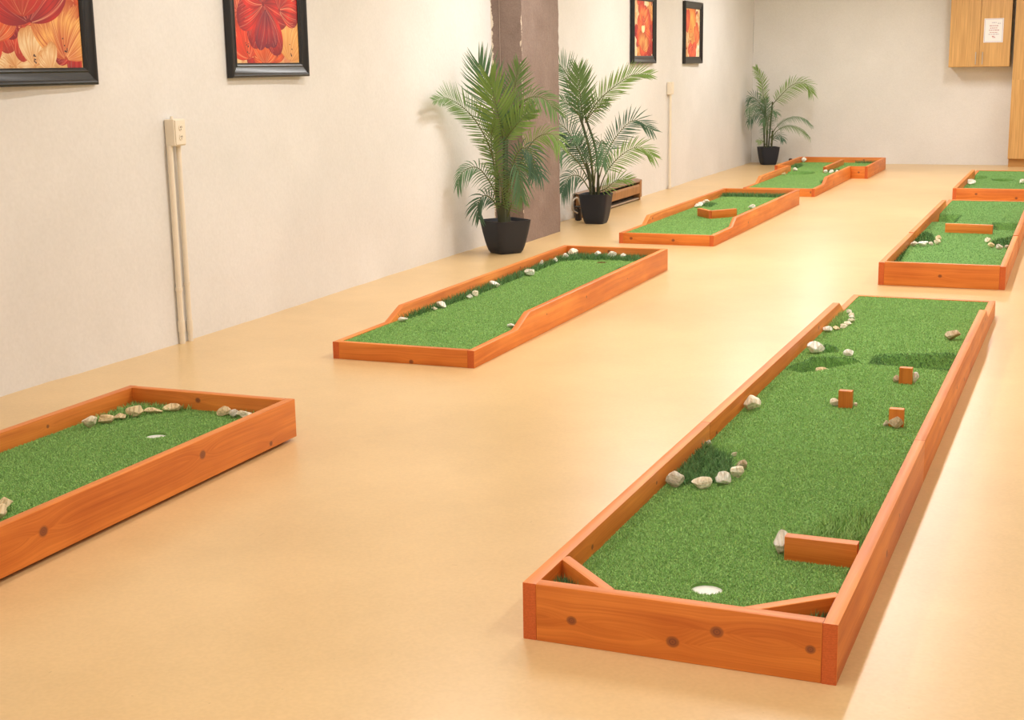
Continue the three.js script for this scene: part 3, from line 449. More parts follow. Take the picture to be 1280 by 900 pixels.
// ---------------------------------------------------------------- potted palms
const potMat = mat({ color: 0x1c212c, roughness: 0.55, bumpMap: plasterBump, bumpScale: 0.0006 }), soilMat = mat({ color: 0x3a2b20, roughness: 1 });
const leafMats = [[0.17, 0.28, 0.09], [0.13, 0.25, 0.12], [0.23, 0.36, 0.09], [0.085, 0.17, 0.10]].map((c) => new THREE.MeshPhysicalMaterial({ color: lin(...c), roughness: 0.95, side: THREE.DoubleSide, transmission: 0.3, thickness: 0 }));
const stemMat = mat({ color: lin(0.14, 0.16, 0.05), roughness: 0.6 }), trunkMat = mat({ color: lin(0.07, 0.075, 0.035), roughness: 0.8 });
function potGeo(wTop, wBot, H) {
  const nA = 64, prof = []; for (let i = 0; i <= 12; i++) { const t = i / 12; prof.push([lerp(wBot, wTop, Math.pow(t, 0.62)) / 2, t * H]); }
  prof.push([wTop / 2 * 0.94, H], [wTop / 2 * 0.88, H - 0.035]);
  const pos = [], idx = [];
  const ringAt = (r, y) => { for (let a = 0; a < nA; a++) { const th = a / nA * Math.PI * 2, c = Math.cos(th), s = Math.sin(th), e = 7, k = Math.pow(Math.pow(Math.abs(c), e) + Math.pow(Math.abs(s), e), -1 / e); pos.push(r * c * k, y, r * s * k); } };
  for (const [r, y] of prof) ringAt(r, y);
  for (let j = 0; j < prof.length - 1; j++) for (let a = 0; a < nA; a++) { const b = (a + 1) % nA, p = j * nA + a, q = j * nA + b; idx.push(p, p + nA, q, q, p + nA, q + nA); }
  const c0 = pos.length / 3; pos.push(0, 0, 0); for (let a = 0; a < nA; a++) idx.push(c0, a, (a + 1) % nA);
  const uv = []; for (let i = 0; i < pos.length / 3; i++) uv.push(pos[i * 3] + pos[i * 3 + 2], pos[i * 3 + 1]);
  const g = new THREE.BufferGeometry(); g.setAttribute('position', new THREE.Float32BufferAttribute(pos, 3)); g.setAttribute('uv', new THREE.Float32BufferAttribute(uv, 2)); g.setIndex(idx); g.computeVertexNormals(); return toCreasedNormals(g, 0.8);
}
// one frond: a curved stalk through pts with two rows of folded leaflets from `bare` of its length onward
function frond(parent, pts, o, seed) {
  const R = rng(seed), curve = new THREE.CatmullRomCurve3(pts, false, 'centripetal'), len = curve.getLength();
  const stalkG = []; { const N = 18, nr = 6, pos = [], idx = []; for (let i = 0; i <= N; i++) { const t = i / N, p = curve.getPoint(t), tg = curve.getTangent(t), r = lerp(o.r || 0.007, 0.0012, t); const a = V(0, 1, 0).cross(tg); if (a.lengthSq() < 1e-4) a.set(1, 0, 0); a.normalize(); const b = tg.clone().cross(a); for (let k = 0; k < nr; k++) { const th = k / nr * 6.2832, q = p.clone().addScaledVector(a, Math.cos(th) * r).addScaledVector(b, Math.sin(th) * r); pos.push(q.x, q.y, q.z); } } for (let i = 0; i < N; i++) for (let k = 0; k < nr; k++) { const k2 = (k + 1) % nr, a = i * nr + k, b = i * nr + k2; idx.push(a, b, a + nr, b, b + nr, a + nr); } const g = new THREE.BufferGeometry(); g.setAttribute('position', new THREE.Float32BufferAttribute(pos, 3)); g.setIndex(idx); g.computeVertexNormals(); stalkG.push(g); }
  const pos = [], idx = [], n = o.n || Math.round(len * (1 - o.bare) / 0.0215), up0 = V(...(o.up || [0, 0.55, 1])).normalize();
  for (let i = 0; i < n; i++) for (const s of [-1, 1]) {
    const f = (i + 0.5) / n, t = lerp(o.bare, 1, f), p = curve.getPointAt(t), tg = curve.getTangentAt(t);
    let side = tg.clone().cross(up0); if (side.lengthSq() < 0.02) side = tg.clone().cross(V(0, 0.3, 1)); side.normalize().multiplyScalar(s);
    const nor = side.clone().cross(tg).multiplyScalar(s).normalize();
    const L = o.leaf * (0.35 + 0.65 * Math.sin(Math.PI * clamp(0.16 + f * 0.78, 0, 1))) * (0.9 + R() * 0.2), w = (o.w || 0.011) * (0.85 + R() * 0.3);
    const ang = lerp(o.a0 ?? 1.05, o.a1 ?? 0.45, f) + (R() - 0.5) * 0.16, lift = (o.lift ?? 0.35) + (R() - 0.5) * 0.2, droop = (o.droop ?? 0.35) * (0.8 + R() * 0.4);
    const dir = tg.clone().multiplyScalar(Math.cos(ang)).addScaledVector(side, Math.sin(ang) * Math.cos(lift)).addScaledVector(nor, Math.sin(ang) * Math.sin(lift)).normalize();
    const wid = dir.clone().cross(nor).normalize(), fold = nor.clone().multiplyScalar(w * 0.35), b0 = pos.length / 3, K = 4;
    for (let k = 0; k <= K; k++) { const u = k / K, ww = w * (k === 0 ? 0.5 : Math.sin(Math.PI * (0.22 + 0.78 * u)) + 0.02) * 0.5, q = p.clone().addScaledVector(dir, L * u).add(V(0, -droop * L * u * u, 0)); const e1 = q.clone().addScaledVector(wid, ww).add(fold.clone().multiplyScalar(ww / w)), e2 = q.clone().addScaledVector(wid, -ww).add(fold.clone().multiplyScalar(ww / w)); pos.push(e1.x, e1.y, e1.z, q.x, q.y, q.z, e2.x, e2.y, e2.z); }
    for (let k = 0; k < K; k++) { const a = b0 + k * 3; idx.push(a, a + 1, a + 3, a + 1, a + 4, a + 3, a + 1, a + 2, a + 4, a + 2, a + 5, a + 4); }
  }
  if (o.keep) for (let i = 0; i < pos.length; i += 3) { const c = o.keep(pos[i], pos[i + 2]); pos[i] = c[0]; pos[i + 2] = c[1]; } // leaflet tips bend where they meet the wall
  const g = new THREE.BufferGeometry(); g.setAttribute('position', new THREE.Float32BufferAttribute(pos, 3)); g.setIndex(idx); g.computeVertexNormals();
  const fr = mesh('frond', g, leafMats[o.m ?? 0], parent); mesh('stalk', stalkG[0], stemMat, fr);
}
// palm space: x to the viewer's right, z towards the viewer, y up from the floor; fronds as [points, options]
function palm(label, x, z, potTurn, wTop, wBot, potH, canes, fronds, xmin, zmin) {
  const g = group('potted_palm', label, 'potted palm', [x, 0, z], YAW);
  const pot = mesh('pot', potGeo(wTop, wBot, potH), potMat, g); pot.rotation.y = potTurn;
  const so = new THREE.CylinderGeometry(wTop * 0.44, wTop * 0.42, 0.02, 4); so.rotateY(Math.PI / 4); so.scale(1.2, 1, 1.2); const soil = mesh('soil', so, soilMat, g); soil.position.y = potH - 0.035; soil.rotation.y = potTurn;
  for (const [pts, r] of canes) { const c = new THREE.CatmullRomCurve3(pts.map((p) => V(...p))); const geo = new THREE.TubeGeometry(c, 16, r, 8); mesh('cane', geo, trunkMat, g); }
  const cs = Math.cos(YAW), sn = Math.sin(YAW);
  fronds.forEach(([pts, o], i) => {
    const q = pts.map(([a, b, c]) => { let wx = x + cs * a + sn * c, wz = z - sn * a + cs * c; // keep tips clear of wall faces
      if (wx < xmin) { c += (xmin - wx) / sn * 0.9; wx = x + cs * a + sn * c; if (wx < xmin) a += (xmin - wx) / cs; wz = z - sn * a + cs * c; } if (wz < zmin) c += (zmin - wz) / cs; return V(a, b, c); });
    o.keep = (a, c) => { let wx = x + cs * a + sn * c, wz = z - sn * a + cs * c; if (wx < 0.1) wx = 0.045 + 0.055 * Math.exp((wx - 0.1) / 0.1); if (wz < ZB + 0.1) wz = ZB + 0.045 + 0.055 * Math.exp((wz - ZB - 0.1) / 0.1); if (Math.abs(wz + 11.57) < 0.47 && wx < 0.29) wx = 0.29; const dx = wx - x, dz = wz - z; return [cs * dx - sn * dz, sn * dx + cs * dz]; };
    frond(g, q, o, 1000 + i * 37 + Math.round(Math.abs(z) * 10));
  });
  return g;
}
{ // beside the pillar: pot top at 0.27, scale 142 px to the metre
  const b = [0, 0.27, 0];
  palm('potted palm with bushy fronds in a black pot, beside the brown pillar', 0.335, -10.52, 0.55, 0.335, 0.20, 0.27,
    [[[[-0.01, 0.24, 0.02], [0.0, 0.55, 0.02], [0.005, 0.92, 0]], 0.016], [[[0.03, 0.24, -0.02], [0.02, 0.6, -0.02], [0.025, 0.95, -0.03]], 0.013], [[[-0.04, 0.24, 0], [-0.06, 0.45, 0], [-0.06, 0.62, 0.02]], 0.017], [[[-0.02, 0.24, 0.03], [-0.03, 0.4, 0.05]], 0.03], [[[0.0, 0.24, -0.01], [0.0, 0.5, 0.0]], 0.028]],
    [
      [[[-0.06, 0.55, 0.02], [-0.11, 0.85, 0.08], [-0.26, 1.13, 0.2], [-0.43, 1.26, 0.34], [-0.55, 1.25, 0.44]], { bare: 0.2, leaf: 0.2, m: 0, lift: 0.1, droop: 0.0, up: [0.2, 0.5, 1] }],
      [[[0.0, 0.9, 0.0], [-0.06, 1.08, 0.02], [-0.13, 1.3, 0.05], [-0.19, 1.52, 0.08]], { bare: 0.12, leaf: 0.32, m: 1, a0: 1.15, a1: 0.3, up: [0, 0.1, 1], droop: -0.1, w: 0.012 }],
      [[[0.0, 0.9, 0.02], [-0.02, 1.02, 0.08], [-0.06, 1.22, 0.16], [-0.1, 1.4, 0.2]], { bare: 0.08, leaf: 0.3, m: 2, w: 0.018, a0: 1.0, a1: 0.3, up: [0, 0, 1], droop: -0.05, n: 18 }],
      [[[0.02, 0.92, -0.02], [0.06, 1.12, -0.02], [0.1, 1.35, 0.02], [0.13, 1.5, 0.05]], { bare: 0.15, leaf: 0.24, m: 0, a0: 1.1, a1: 0.4, up: [0, 0.1, 1], droop: 0.1 }],
      [[[0.02, 0.92, 0.03], [0.08, 1.1, 0.12], [0.2, 1.25, 0.24], [0.33, 1.24, 0.36], [0.41, 1.15, 0.42]], { bare: 0.12, leaf: 0.22, m: 0, up: [-0.2, 0.6, 1], droop: 0.4 }],
      [[[0.0, 0.9, 0.02], [0.07, 1.0, 0.12], [0.16, 1.1, 0.22], [0.24, 1.16, 0.3]], { bare: 0.08, leaf: 0.22, m: 2, w: 0.017, a0: 0.8, a1: 0.4, up: [0, 0.3, 1], droop: 0, n: 18 }],
      [[[0.02, 0.42, 0.03], [0.12, 0.72, 0.12], [0.26, 0.94, 0.26], [0.38, 0.97, 0.36], [0.44, 0.88, 0.42]], { bare: 0.3, leaf: 0.2, m: 2, droop: 0.4, up: [0, 0.6, 1], lift: 0.1 }],
      [[[0.0, 0.4, 0.04], [0.05, 0.66, 0.12], [0.14, 0.86, 0.22], [0.22, 0.82, 0.3], [0.24, 0.66, 0.33]], { bare: 0.3, leaf: 0.2, m: 3, droop: 0.5 }],
      [[[0.0, 0.36, 0.04], [0.04, 0.6, 0.14], [0.08, 0.74, 0.24], [0.12, 0.68, 0.3], [0.13, 0.5, 0.32]], { bare: 0.25, leaf: 0.19, m: 1, droop: 0.5 }],
      [[[-0.04, 0.36, 0.02], [-0.1, 0.55, 0.08], [-0.22, 0.71, 0.16], [-0.33, 0.68, 0.24], [-0.38, 0.58, 0.28]], { bare: 0.25, leaf: 0.16, m: 1, droop: 0.5 }],
      [[[-0.04, 0.32, 0.02], [-0.1, 0.44, 0.06], [-0.17, 0.48, 0.12], [-0.22, 0.4, 0.14], [-0.21, 0.3, 0.15]], { bare: 0.2, leaf: 0.14, m: 3, droop: 0.4, w: 0.014 }],
      [[[0.02, 0.3, 0.04], [0.06, 0.42, 0.1], [0.1, 0.5, 0.16], [0.14, 0.44, 0.2]], { bare: 0.15, leaf: 0.15, m: 0, droop: 0.4 }],
      [[[-0.06, 0.6, 0.02], [-0.09, 0.78, 0.05], [-0.1, 0.95, 0.1], [-0.06, 1.08, 0.16]], { bare: 0.05, leaf: 0.16, m: 2, droop: 0.2, up: [0, 0.2, 1] }],
      [[[0.0, 0.34, 0.04], [-0.02, 0.5, 0.1], [-0.05, 0.66, 0.16], [-0.1, 0.7, 0.2]], { bare: 0.05, leaf: 0.17, m: 0, droop: 0.3, up: [0, 0.3, 1] }],
      [[[0.02, 0.5, -0.02], [0.1, 0.68, -0.04], [0.2, 0.72, 0.02], [0.3, 0.62, 0.1]], { bare: 0.2, leaf: 0.17, m: 3, droop: 0.5 }],
      [[[-0.05, 0.6, 0], [-0.06, 0.85, 0.02], [0.02, 1.02, 0.04], [0.1, 1.14, 0.1]], { bare: 0.1, leaf: 0.16, m: 1, droop: 0.2, up: [0, 0.2, 1] }],
    ], 0.06, -30);
}
{ // between pillar and heater: 124 px to the metre, pot centre at pixel 740
  palm('potted palm with two tiers of fronds in a black pot, beside the baseboard heater', 0.36, -12.76, -0.36, 0.285, 0.18, 0.285,
    [[[[-0.01, 0.25, 0], [-0.06, 0.7, 0], [-0.15, 1.02, 0.02]], 0.012], [[[0.03, 0.25, 0.01], [0.0, 0.7, 0], [-0.1, 1.02, 0.0]], 0.011], [[[-0.05, 0.25, 0.02], [-0.06, 0.42, 0.03], [-0.1, 0.58, 0.03]], 0.014], [[[0.01, 0.25, 0.04], [0.02, 0.45, 0.05]], 0.012], [[[-0.02, 0.25, -0.03], [-0.03, 0.5, -0.03]], 0.012]],
    [
      [[[-0.13, 0.98, 0], [-0.17, 1.14, 0.04], [-0.24, 1.34, 0.1], [-0.34, 1.5, 0.18], [-0.42, 1.53, 0.24]], { bare: 0.08, leaf: 0.24, m: 1, up: [0.2, 0.3, 1], droop: 0, a0: 1.1 }],
      [[[-0.12, 0.98, 0], [-0.14, 1.14, 0.06], [-0.16, 1.32, 0.12], [-0.17, 1.46, 0.16]], { bare: 0.06, leaf: 0.26, m: 0, up: [0, 0.1, 1], droop: -0.05, w: 0.016, a0: 0.9 }],
      [[[-0.1, 0.98, 0], [0.02, 1.16, 0.06], [0.18, 1.3, 0.12], [0.34, 1.4, 0.16], [0.5, 1.4, 0.18]], { bare: 0.1, leaf: 0.2, m: 2, up: [0.3, 0.5, 1], droop: 0, lift: 0.1, a0: 0.9 }],
      [[[-0.12, 0.96, 0], [-0.18, 1.06, 0.06], [-0.27, 1.14, 0.12], [-0.33, 1.18, 0.16]], { bare: 0.05, leaf: 0.22, m: 1, up: [0, 0.4, 1], droop: 0.2 }],
      [[[-0.1, 0.96, 0], [-0.04, 1.05, 0.08], [0.03, 1.12, 0.16], [0.1, 1.15, 0.22]], { bare: 0.05, leaf: 0.18, m: 0, up: [0, 0.4, 1], droop: 0.2 }],
      [[[0.02, 0.4, 0.02], [0.1, 0.66, 0.04], [0.2, 0.84, 0.08], [0.36, 0.98, 0.12], [0.53, 0.88, 0.14]], { bare: 0.35, leaf: 0.2, m: 3, up: [0, 0.6, 1], droop: 0.1, lift: 0 }],
      [[[0.02, 0.3, 0.06], [0.1, 0.5, 0.1], [0.24, 0.66, 0.14], [0.4, 0.73, 0.16], [0.54, 0.64, 0.16]], { bare: 0.3, leaf: 0.2, m: 2, up: [0, 0.6, 1], droop: 0.2, lift: 0 }],
      [[[-0.04, 0.4, 0.02], [-0.16, 0.68, 0.06], [-0.28, 0.9, 0.12], [-0.4, 0.98, 0.18], [-0.5, 0.92, 0.24]], { bare: 0.2, leaf: 0.24, m: 3, up: [0.2, 0.5, 1], droop: 0.25, lift: 0.1 }],
      [[[-0.06, 0.4, 0.02], [-0.18, 0.6, 0.08], [-0.32, 0.72, 0.16], [-0.46, 0.66, 0.24], [-0.52, 0.52, 0.28]], { bare: 0.2, leaf: 0.22, m: 1, up: [0.1, 0.8, 1], droop: 0.4, lift: 0.1 }],
      [[[-0.02, 0.36, 0.04], [0.0, 0.62, 0.12], [0.04, 0.8, 0.22], [0.06, 0.76, 0.3], [0.04, 0.6, 0.34]], { bare: 0.25, leaf: 0.2, m: 1, droop: 0.5 }],
      [[[-0.06, 0.32, 0.04], [-0.16, 0.46, 0.1], [-0.26, 0.46, 0.18], [-0.34, 0.32, 0.22]], { bare: 0.2, leaf: 0.18, m: 3, droop: 0.6, w: 0.014 }],
      [[[0.02, 0.3, 0.02], [0.1, 0.34, 0.06], [0.2, 0.42, 0.08], [0.32, 0.42, 0.1]], { bare: 0.1, leaf: 0.16, m: 2, up: [0, 0.6, 1], droop: 0.1 }],
      [[[-0.03, 0.4, 0.0], [-0.1, 0.62, -0.02], [-0.2, 0.78, 0.02], [-0.32, 0.82, 0.08]], { bare: 0.2, leaf: 0.2, m: 3, droop: 0.3, up: [0, 0.5, 1] }],
      [[[-0.02, 0.4, 0.0], [-0.06, 0.68, 0.04], [-0.12, 0.84, 0.12], [-0.22, 0.82, 0.2]], { bare: 0.3, leaf: 0.2, m: 1, droop: 0.4 }],
    ], 0.07, -30);
}
{ // far corner: 83 px to the metre
  palm('potted palm with sparse arching fronds in a black pot, in the far corner', 0.345, -20.80, 0.12, 0.29, 0.19, 0.26,
    [[[[-0.06, 0.24, 0], [-0.07, 0.6, 0], [-0.06, 0.85, 0]], 0.013], [[[0.0, 0.24, 0.01], [0.02, 0.6, 0.02], [0.04, 0.92, 0.03]], 0.011], [[[0.04, 0.24, 0.02], [0.05, 0.5, 0.04]], 0.014], [[[-0.03, 0.24, 0.02], [-0.03, 0.5, 0.04]], 0.014]],
    [
      [[[-0.05, 0.8, 0.02], [-0.1, 1.0, 0.06], [-0.14, 1.22, 0.1], [-0.24, 1.42, 0.14]], { bare: 0.12, leaf: 0.18, m: 2, up: [0, 0.2, 1], a0: 0.8, droop: 0.2 }],
      [[[0.04, 0.88, 0.03], [0.16, 1.02, 0.08], [0.32, 1.17, 0.14], [0.48, 1.18, 0.2], [0.58, 1.04, 0.24]], { bare: 0.08, leaf: 0.22, m: 2, up: [0, 0.6, 1], droop: 0.3, lift: 0.1 }],
      [[[-0.06, 0.7, 0.02], [-0.16, 0.9, 0.08], [-0.28, 1.0, 0.14], [-0.38, 0.94, 0.2]], { bare: 0.1, leaf: 0.22, m: 3, up: [0, 0.6, 1], droop: 0.3 }],
      [[[-0.06, 0.7, 0.03], [-0.16, 0.84, 0.1], [-0.28, 0.88, 0.18], [-0.38, 0.8, 0.24]], { bare: 0.1, leaf: 0.22, m: 1, droop: 0.4 }],
      [[[-0.06, 0.6, 0.03], [-0.14, 0.72, 0.1], [-0.24, 0.74, 0.16], [-0.34, 0.64, 0.2]], { bare: 0.1, leaf: 0.2, m: 3, droop: 0.4 }],
      [[[0.02, 0.4, 0.04], [0.1, 0.56, 0.1], [0.26, 0.68, 0.16], [0.44, 0.68, 0.22], [0.58, 0.58, 0.24]], { bare: 0.25, leaf: 0.13, m: 1, droop: 0.7, up: [0, 1, 0.45] }],
      [[[0.03, 0.36, 0.04], [0.1, 0.5, 0.12], [0.26, 0.57, 0.18], [0.42, 0.52, 0.22], [0.54, 0.42, 0.24]], { bare: 0.3, leaf: 0.14, m: 0, droop: 0.7, up: [0, 1, 0.45] }],
      [[[-0.03, 0.5, 0.04], [-0.02, 0.7, 0.1], [0.02, 0.8, 0.18], [0.06, 0.76, 0.24]], { bare: 0.15, leaf: 0.19, m: 1, droop: 0.5 }],
      [[[-0.04, 0.4, 0.04], [-0.06, 0.6, 0.1], [-0.1, 0.7, 0.18], [-0.14, 0.64, 0.24]], { bare: 0.1, leaf: 0.19, m: 1, droop: 0.5 }],
      [[[0.02, 0.3, 0.05], [0.08, 0.42, 0.1], [0.14, 0.44, 0.16], [0.18, 0.36, 0.2]], { bare: 0.2, leaf: 0.12, m: 3, droop: 0.4 }],
      [[[-0.05, 0.3, 0.03], [-0.12, 0.36, 0.08], [-0.18, 0.34, 0.12]], { bare: 0.3, leaf: 0.1, m: 2, droop: 0.3 }],
      [[[-0.04, 0.6, 0.02], [-0.06, 0.8, 0.06], [-0.08, 0.96, 0.12]], { bare: 0.1, leaf: 0.18, m: 1, droop: 0.1, up: [0, 0.2, 1] }],
    ], 0.06, -21.12);
}

// ---------------------------------------------------------------- framed flower pictures
function paint(seed, plan, bg) { // a loose flower painting; plan: [x, y, size, turn, dark, light, petals] in unit picture space
  const Wp = 640, Hp = 560, cv = document.createElement('canvas'); cv.width = Wp; cv.height = Hp; const c = cv.getContext('2d'), R = rng(seed);
  c.fillStyle = bg[0]; c.fillRect(0, 0, Wp, Hp);
  const rgba = (h, a) => { const k = new THREE.Color(h), s = k.getHex(); return `rgba(${(s >> 16) & 255},${(s >> 8) & 255},${s & 255},${a})`; };
  for (let i = 0; i < 700; i++) { c.fillStyle = rgba(bg[Math.floor(R() * bg.length)], 0.25); c.beginPath(); c.ellipse(R() * Wp, R() * Hp, 12 + R() * 60, 5 + R() * 20, R() * 6, 0, 7); c.fill(); }
  const petal = (x, y, L, w, a, dark, light) => {
    c.save(); c.translate(x, y); c.rotate(a);
    const out = () => { c.beginPath(); c.moveTo(0, 0); c.bezierCurveTo(-w, -L * 0.35, -w * 0.95, -L * 0.95, -w * 0.1, -L); c.bezierCurveTo(w * 0.95, -L * 0.95, w, -L * 0.35, 0, 0); };
    const gr = c.createLinearGradient(-w * 0.4, 0, w * 0.3, -L); gr.addColorStop(0, dark); gr.addColorStop(0.5, light); gr.addColorStop(1, dark); c.fillStyle = gr; out(); c.fill(); c.save(); out(); c.clip();
    for (let i = 0; i < 46; i++) { const o = (R() - 0.5) * 2; c.strokeStyle = rgba(R() < 0.5 ? dark : R() < 0.6 ? light : '#ffd9a0', 0.35); c.lineWidth = 1 + R() * 4; c.beginPath(); c.moveTo(o * w * 0.1, -L * 0.04); c.quadraticCurveTo(o * w * 0.9, -L * 0.5, o * w * 0.6, -L * (0.7 + R() * 0.3)); c.stroke(); }
    c.restore(); c.restore();
  };
  const tones = [['#b03a1c', '#e8622a'], ['#d08a4c', '#f4d9ac'], ['#7c1220', '#c3201c'], ['#c2682c', '#f2b565'], ['#a02a1c', '#e0442a']];
  for (let i = 0; i < 26; i++) { const [dk, lt] = tones[Math.floor(R() * tones.length)], x = R() * Wp, y = R() * Hp, S = Hp * (0.16 + R() * 0.16), t0 = R() * 6.28; for (let k = 0; k < 5; k++) petal(x, y, S * (0.8 + R() * 0.3), S * 0.45, t0 + k * 1.1 + R() * 0.3, dk, lt); }
  for (const [x, y, s, turn, dark, light, n, spread] of plan) {
    const px = x * Wp, py = y * Hp, S = s * Hp; 
    for (let i = 0; i < n; i++) petal(px, py, S * (0.8 + R() * 0.3), S * 0.42, turn + (n > 1 ? (i / (n - 1) - 0.5) * spread : 0) + (R() - 0.5) * 0.1, dark, light);
    for (let i = 0; i < (n > 4 ? 7 : 0); i++) { const a = turn + (R() - 0.5) * spread * 0.4, d = S * (0.1 + R() * 0.25); c.fillStyle = 'rgba(48,22,26,0.8)'; c.beginPath(); c.ellipse(px + Math.sin(a) * d, py - Math.cos(a) * d, 3 + R() * 4, 2 + R() * 3, a, 0, 7); c.fill(); }
  }
  const t = new THREE.CanvasTexture(cv); t.colorSpace = THREE.SRGBColorSpace; t.anisotropy = 8; return t;
}
const frameMat = mat({ color: 0x171618, roughness: 0.32 });
function railGeo(L, w, d) { // moulding along x, outer edge at y = 0, inner at y = w, mitred; back at z = 0
  const pr = [[0, 0], [0, d * 0.8], [w * 0.05, d * 0.93], [w * 0.13, d], [w * 0.24, d * 0.96], [w * 0.32, d * 0.82], [w * 0.72, d * 0.62], [w * 0.80, d * 0.68], [w * 0.9, d * 0.6], [w, d * 0.42], [w, 0]];
  const pos = [], idx = []; for (const e of [0, 1]) for (const [y, z] of pr) pos.push(e ? L - y : y, y, z);
  const n = pr.length; for (let i = 0; i < n; i++) { const j = (i + 1) % n; idx.push(i, n + i, j, j, n + i, n + j); }
  const g = new THREE.BufferGeometry(); g.setAttribute('position', new THREE.Float32BufferAttribute(pos, 3)); g.setIndex(idx); g.computeVertexNormals(); return toCreasedNormals(g, 0.5);
}
function picture(label, zNear, yBot, w, h, tex, rail = 0.085) { // hangs on the wall_left face; local x runs away from the viewer
  const g = group('framed_picture', label, 'picture', [wallX(zNear - w / 2) + 0.008, yBot, zNear], Math.PI / 2), d = 0.042;
  const put = (geo, rz, x, y) => { const m = mesh('frame_rail', geo, frameMat, g); m.rotation.z = rz; m.position.set(x, y, 0); };
  put(railGeo(w, rail, d), 0, 0, 0); put(railGeo(h, rail, d), Math.PI / 2, w, 0); put(railGeo(w, rail, d), Math.PI, w, h); put(railGeo(h, rail, d), -Math.PI / 2, 0, h);
  const a = new THREE.PlaneGeometry(w - rail * 2 + 0.01, h - rail * 2 + 0.01); a.translate(w / 2, h / 2, 0.014);
  mesh('painting', a, mat({ map: tex, roughness: 0.55 }), g);
  mesh('back_panel', box(w - 0.02, h - 0.02, 0.006, w / 2, h / 2, 0.004), mat({ color: 0x5a4632, roughness: 0.9 }), g);
}
{
  const red = '#c3201c', dred = '#7c1220', org = '#e8622a', dor = '#b03a1c', yel = '#f2b565', crm = '#f4d9ac', dcr = '#d08a4c';
  picture('dark framed painting of a large red tulip above pale orange blooms', -5.01, 1.44, 0.87, 0.80, paint(3, [[0.95, 0.25, 0.35, 0.4, dred, red, 3, 1.2], [0.14, 0.8, 0.4, 0, dor, org, 4, 1.4], [0.5, 0.98, 0.3, 0.2, dcr, crm, 5, 1.2], [0.82, 0.93, 0.5, 0.15, dor, yel, 6, 1.7], [0.66, 1.0, 0.2, -0.3, dcr, crm, 3, 1.0], [0.48, 0.66, 0.62, -0.1, dred, red, 6, 1.8], [0.42, 0.62, 0.4, 0, dor, red, 4, 1.2]], ['#d9a565', '#c98a4a', '#e6c490', '#b5743c']));
  picture('dark framed painting of bright red poppies, beside the pillar', -7.055, 1.455, 0.885, 0.80, paint(8, [[0.2, 0.95, 0.45, -0.2, dor, '#ee3d22', 5, 1.3], [0.85, 0.98, 0.5, 0.2, dcr, yel, 6, 1.3], [0.45, 1.0, 0.3, 0.1, dor, org, 4, 1.4], [0.45, 0.45, 0.5, 0, dred, '#e02b22', 8, 5.2], [0.7, 0.5, 0.42, 0.9, dred, '#e8321f', 4, 1.6], [0.48, 0.5, 0.36, 3.14, '#6d1630', '#b5222a', 3, 0.8], [0.12, 0.3, 0.25, -0.6, dcr, crm, 3, 1.0]], ['#e8c48a', '#f0d8a8', '#c2402a', '#d98a48']));
  picture('dark framed print of a tall red flower on yellow, next to the single conduit', -15.01, 1.50, 0.88, 0.77, paint(12, [[0.5, 0.55, 0.5, 0, '#c22c24', '#f08040', 7, 5.6], [0.5, 0.9, 0.4, 0.2, dor, yel, 4, 1.6], [0.5, 0.42, 0.4, 0.1, red, '#f49a48', 5, 1.6], [0.48, 0.58, 0.16, 0, '#f6e0a0', '#fff0c0', 3, 1.2]], ['#f4e4c4', '#f7d98e', '#e9b868', '#ddd8c0']));
  picture('dark framed print of orange and red petals, nearest the far corner', -17.19, 1.49, 0.86, 0.76, paint(15, [[0.4, 0.5, 0.5, -0.1, '#e06a2c', '#f7c060', 5, 1.5], [0.5, 0.75, 0.36, 3.1, '#c83028', '#f07048', 6, 2.6], [0.75, 0.7, 0.4, 0.3, '#c83a28', '#f4904c', 4, 1.2], [0.12, 0.5, 0.5, -0.1, '#c02c24', '#ec6a3a', 3, 0.7]], ['#f6ead0', '#f7d58c', '#f0b060', '#ffffff']));
}

// ---------------------------------------------------------------- outlets on conduits
const ivory = mat({ color: 0xece0cc, roughness: 0.5 }), slotMat = mat({ color: 0x5b5248, roughness: 0.7 });
function conduit(parent, z, top, r, x, coup) {
  const t = new THREE.CylinderGeometry(r, r, top + 0.005, 16); t.translate(x, (top - 0.005) / 2, z); mesh('conduit', t, ivory, parent);
  for (const [y, k, hgt] of coup) { const c = new THREE.CylinderGeometry(r * k, r * k, hgt, 16); c.translate(x, y, z); mesh('coupling', toCreasedNormals(c, 0.5), ivory, parent); }
}
{
  const z0 = -6.42, wx = wallX(-6.47), g = group('electrical_outlet', 'ivory double outlet box on twin conduits, between the two near paintings', 'outlet', [wx, 0, 0]);
  mesh('box', box(0.062, 0.145, 0.105, 0.031, 1.172, z0 - 0.052, 0.005), ivory, g);
  const plate = mesh('face_plate', box(0.007, 0.132, 0.09, 0.0645, 1.172, z0 - 0.052, 0.002), ivory, g);
  for (const y of [1.198, 1.146]) { const s = new THREE.CylinderGeometry(0.017, 0.017, 0.004, 20); s.rotateZ(Math.PI / 2); s.translate(0.069, y, z0 - 0.052); const so = mesh('socket', s, ivory, plate); mesh('slot', merge([box(0.002, 0.009, 0.003, 0.0715, y + 0.003, z0 - 0.046), box(0.002, 0.011, 0.003, 0.0715, y + 0.003, z0 - 0.058), box(0.002, 0.005, 0.005, 0.0715, y - 0.009, z0 - 0.052)]), slotMat, so); }
  const kn = new THREE.CylinderGeometry(0.008, 0.01, 0.016, 12); kn.translate(0.03, 1.252, z0 - 0.03); mesh('knockout_plug', kn, ivory, g);
  conduit(g, z0 - 0.006, 1.102, 0.0165, 0.022, [[0.31, 1.25, 0.02], [0.10, 1.22, 0.06]]); conduit(g, z0 - 0.086, 1.102, 0.014, 0.022, [[0.33, 1.25, 0.018], [0.09, 1.22, 0.06]]);
}
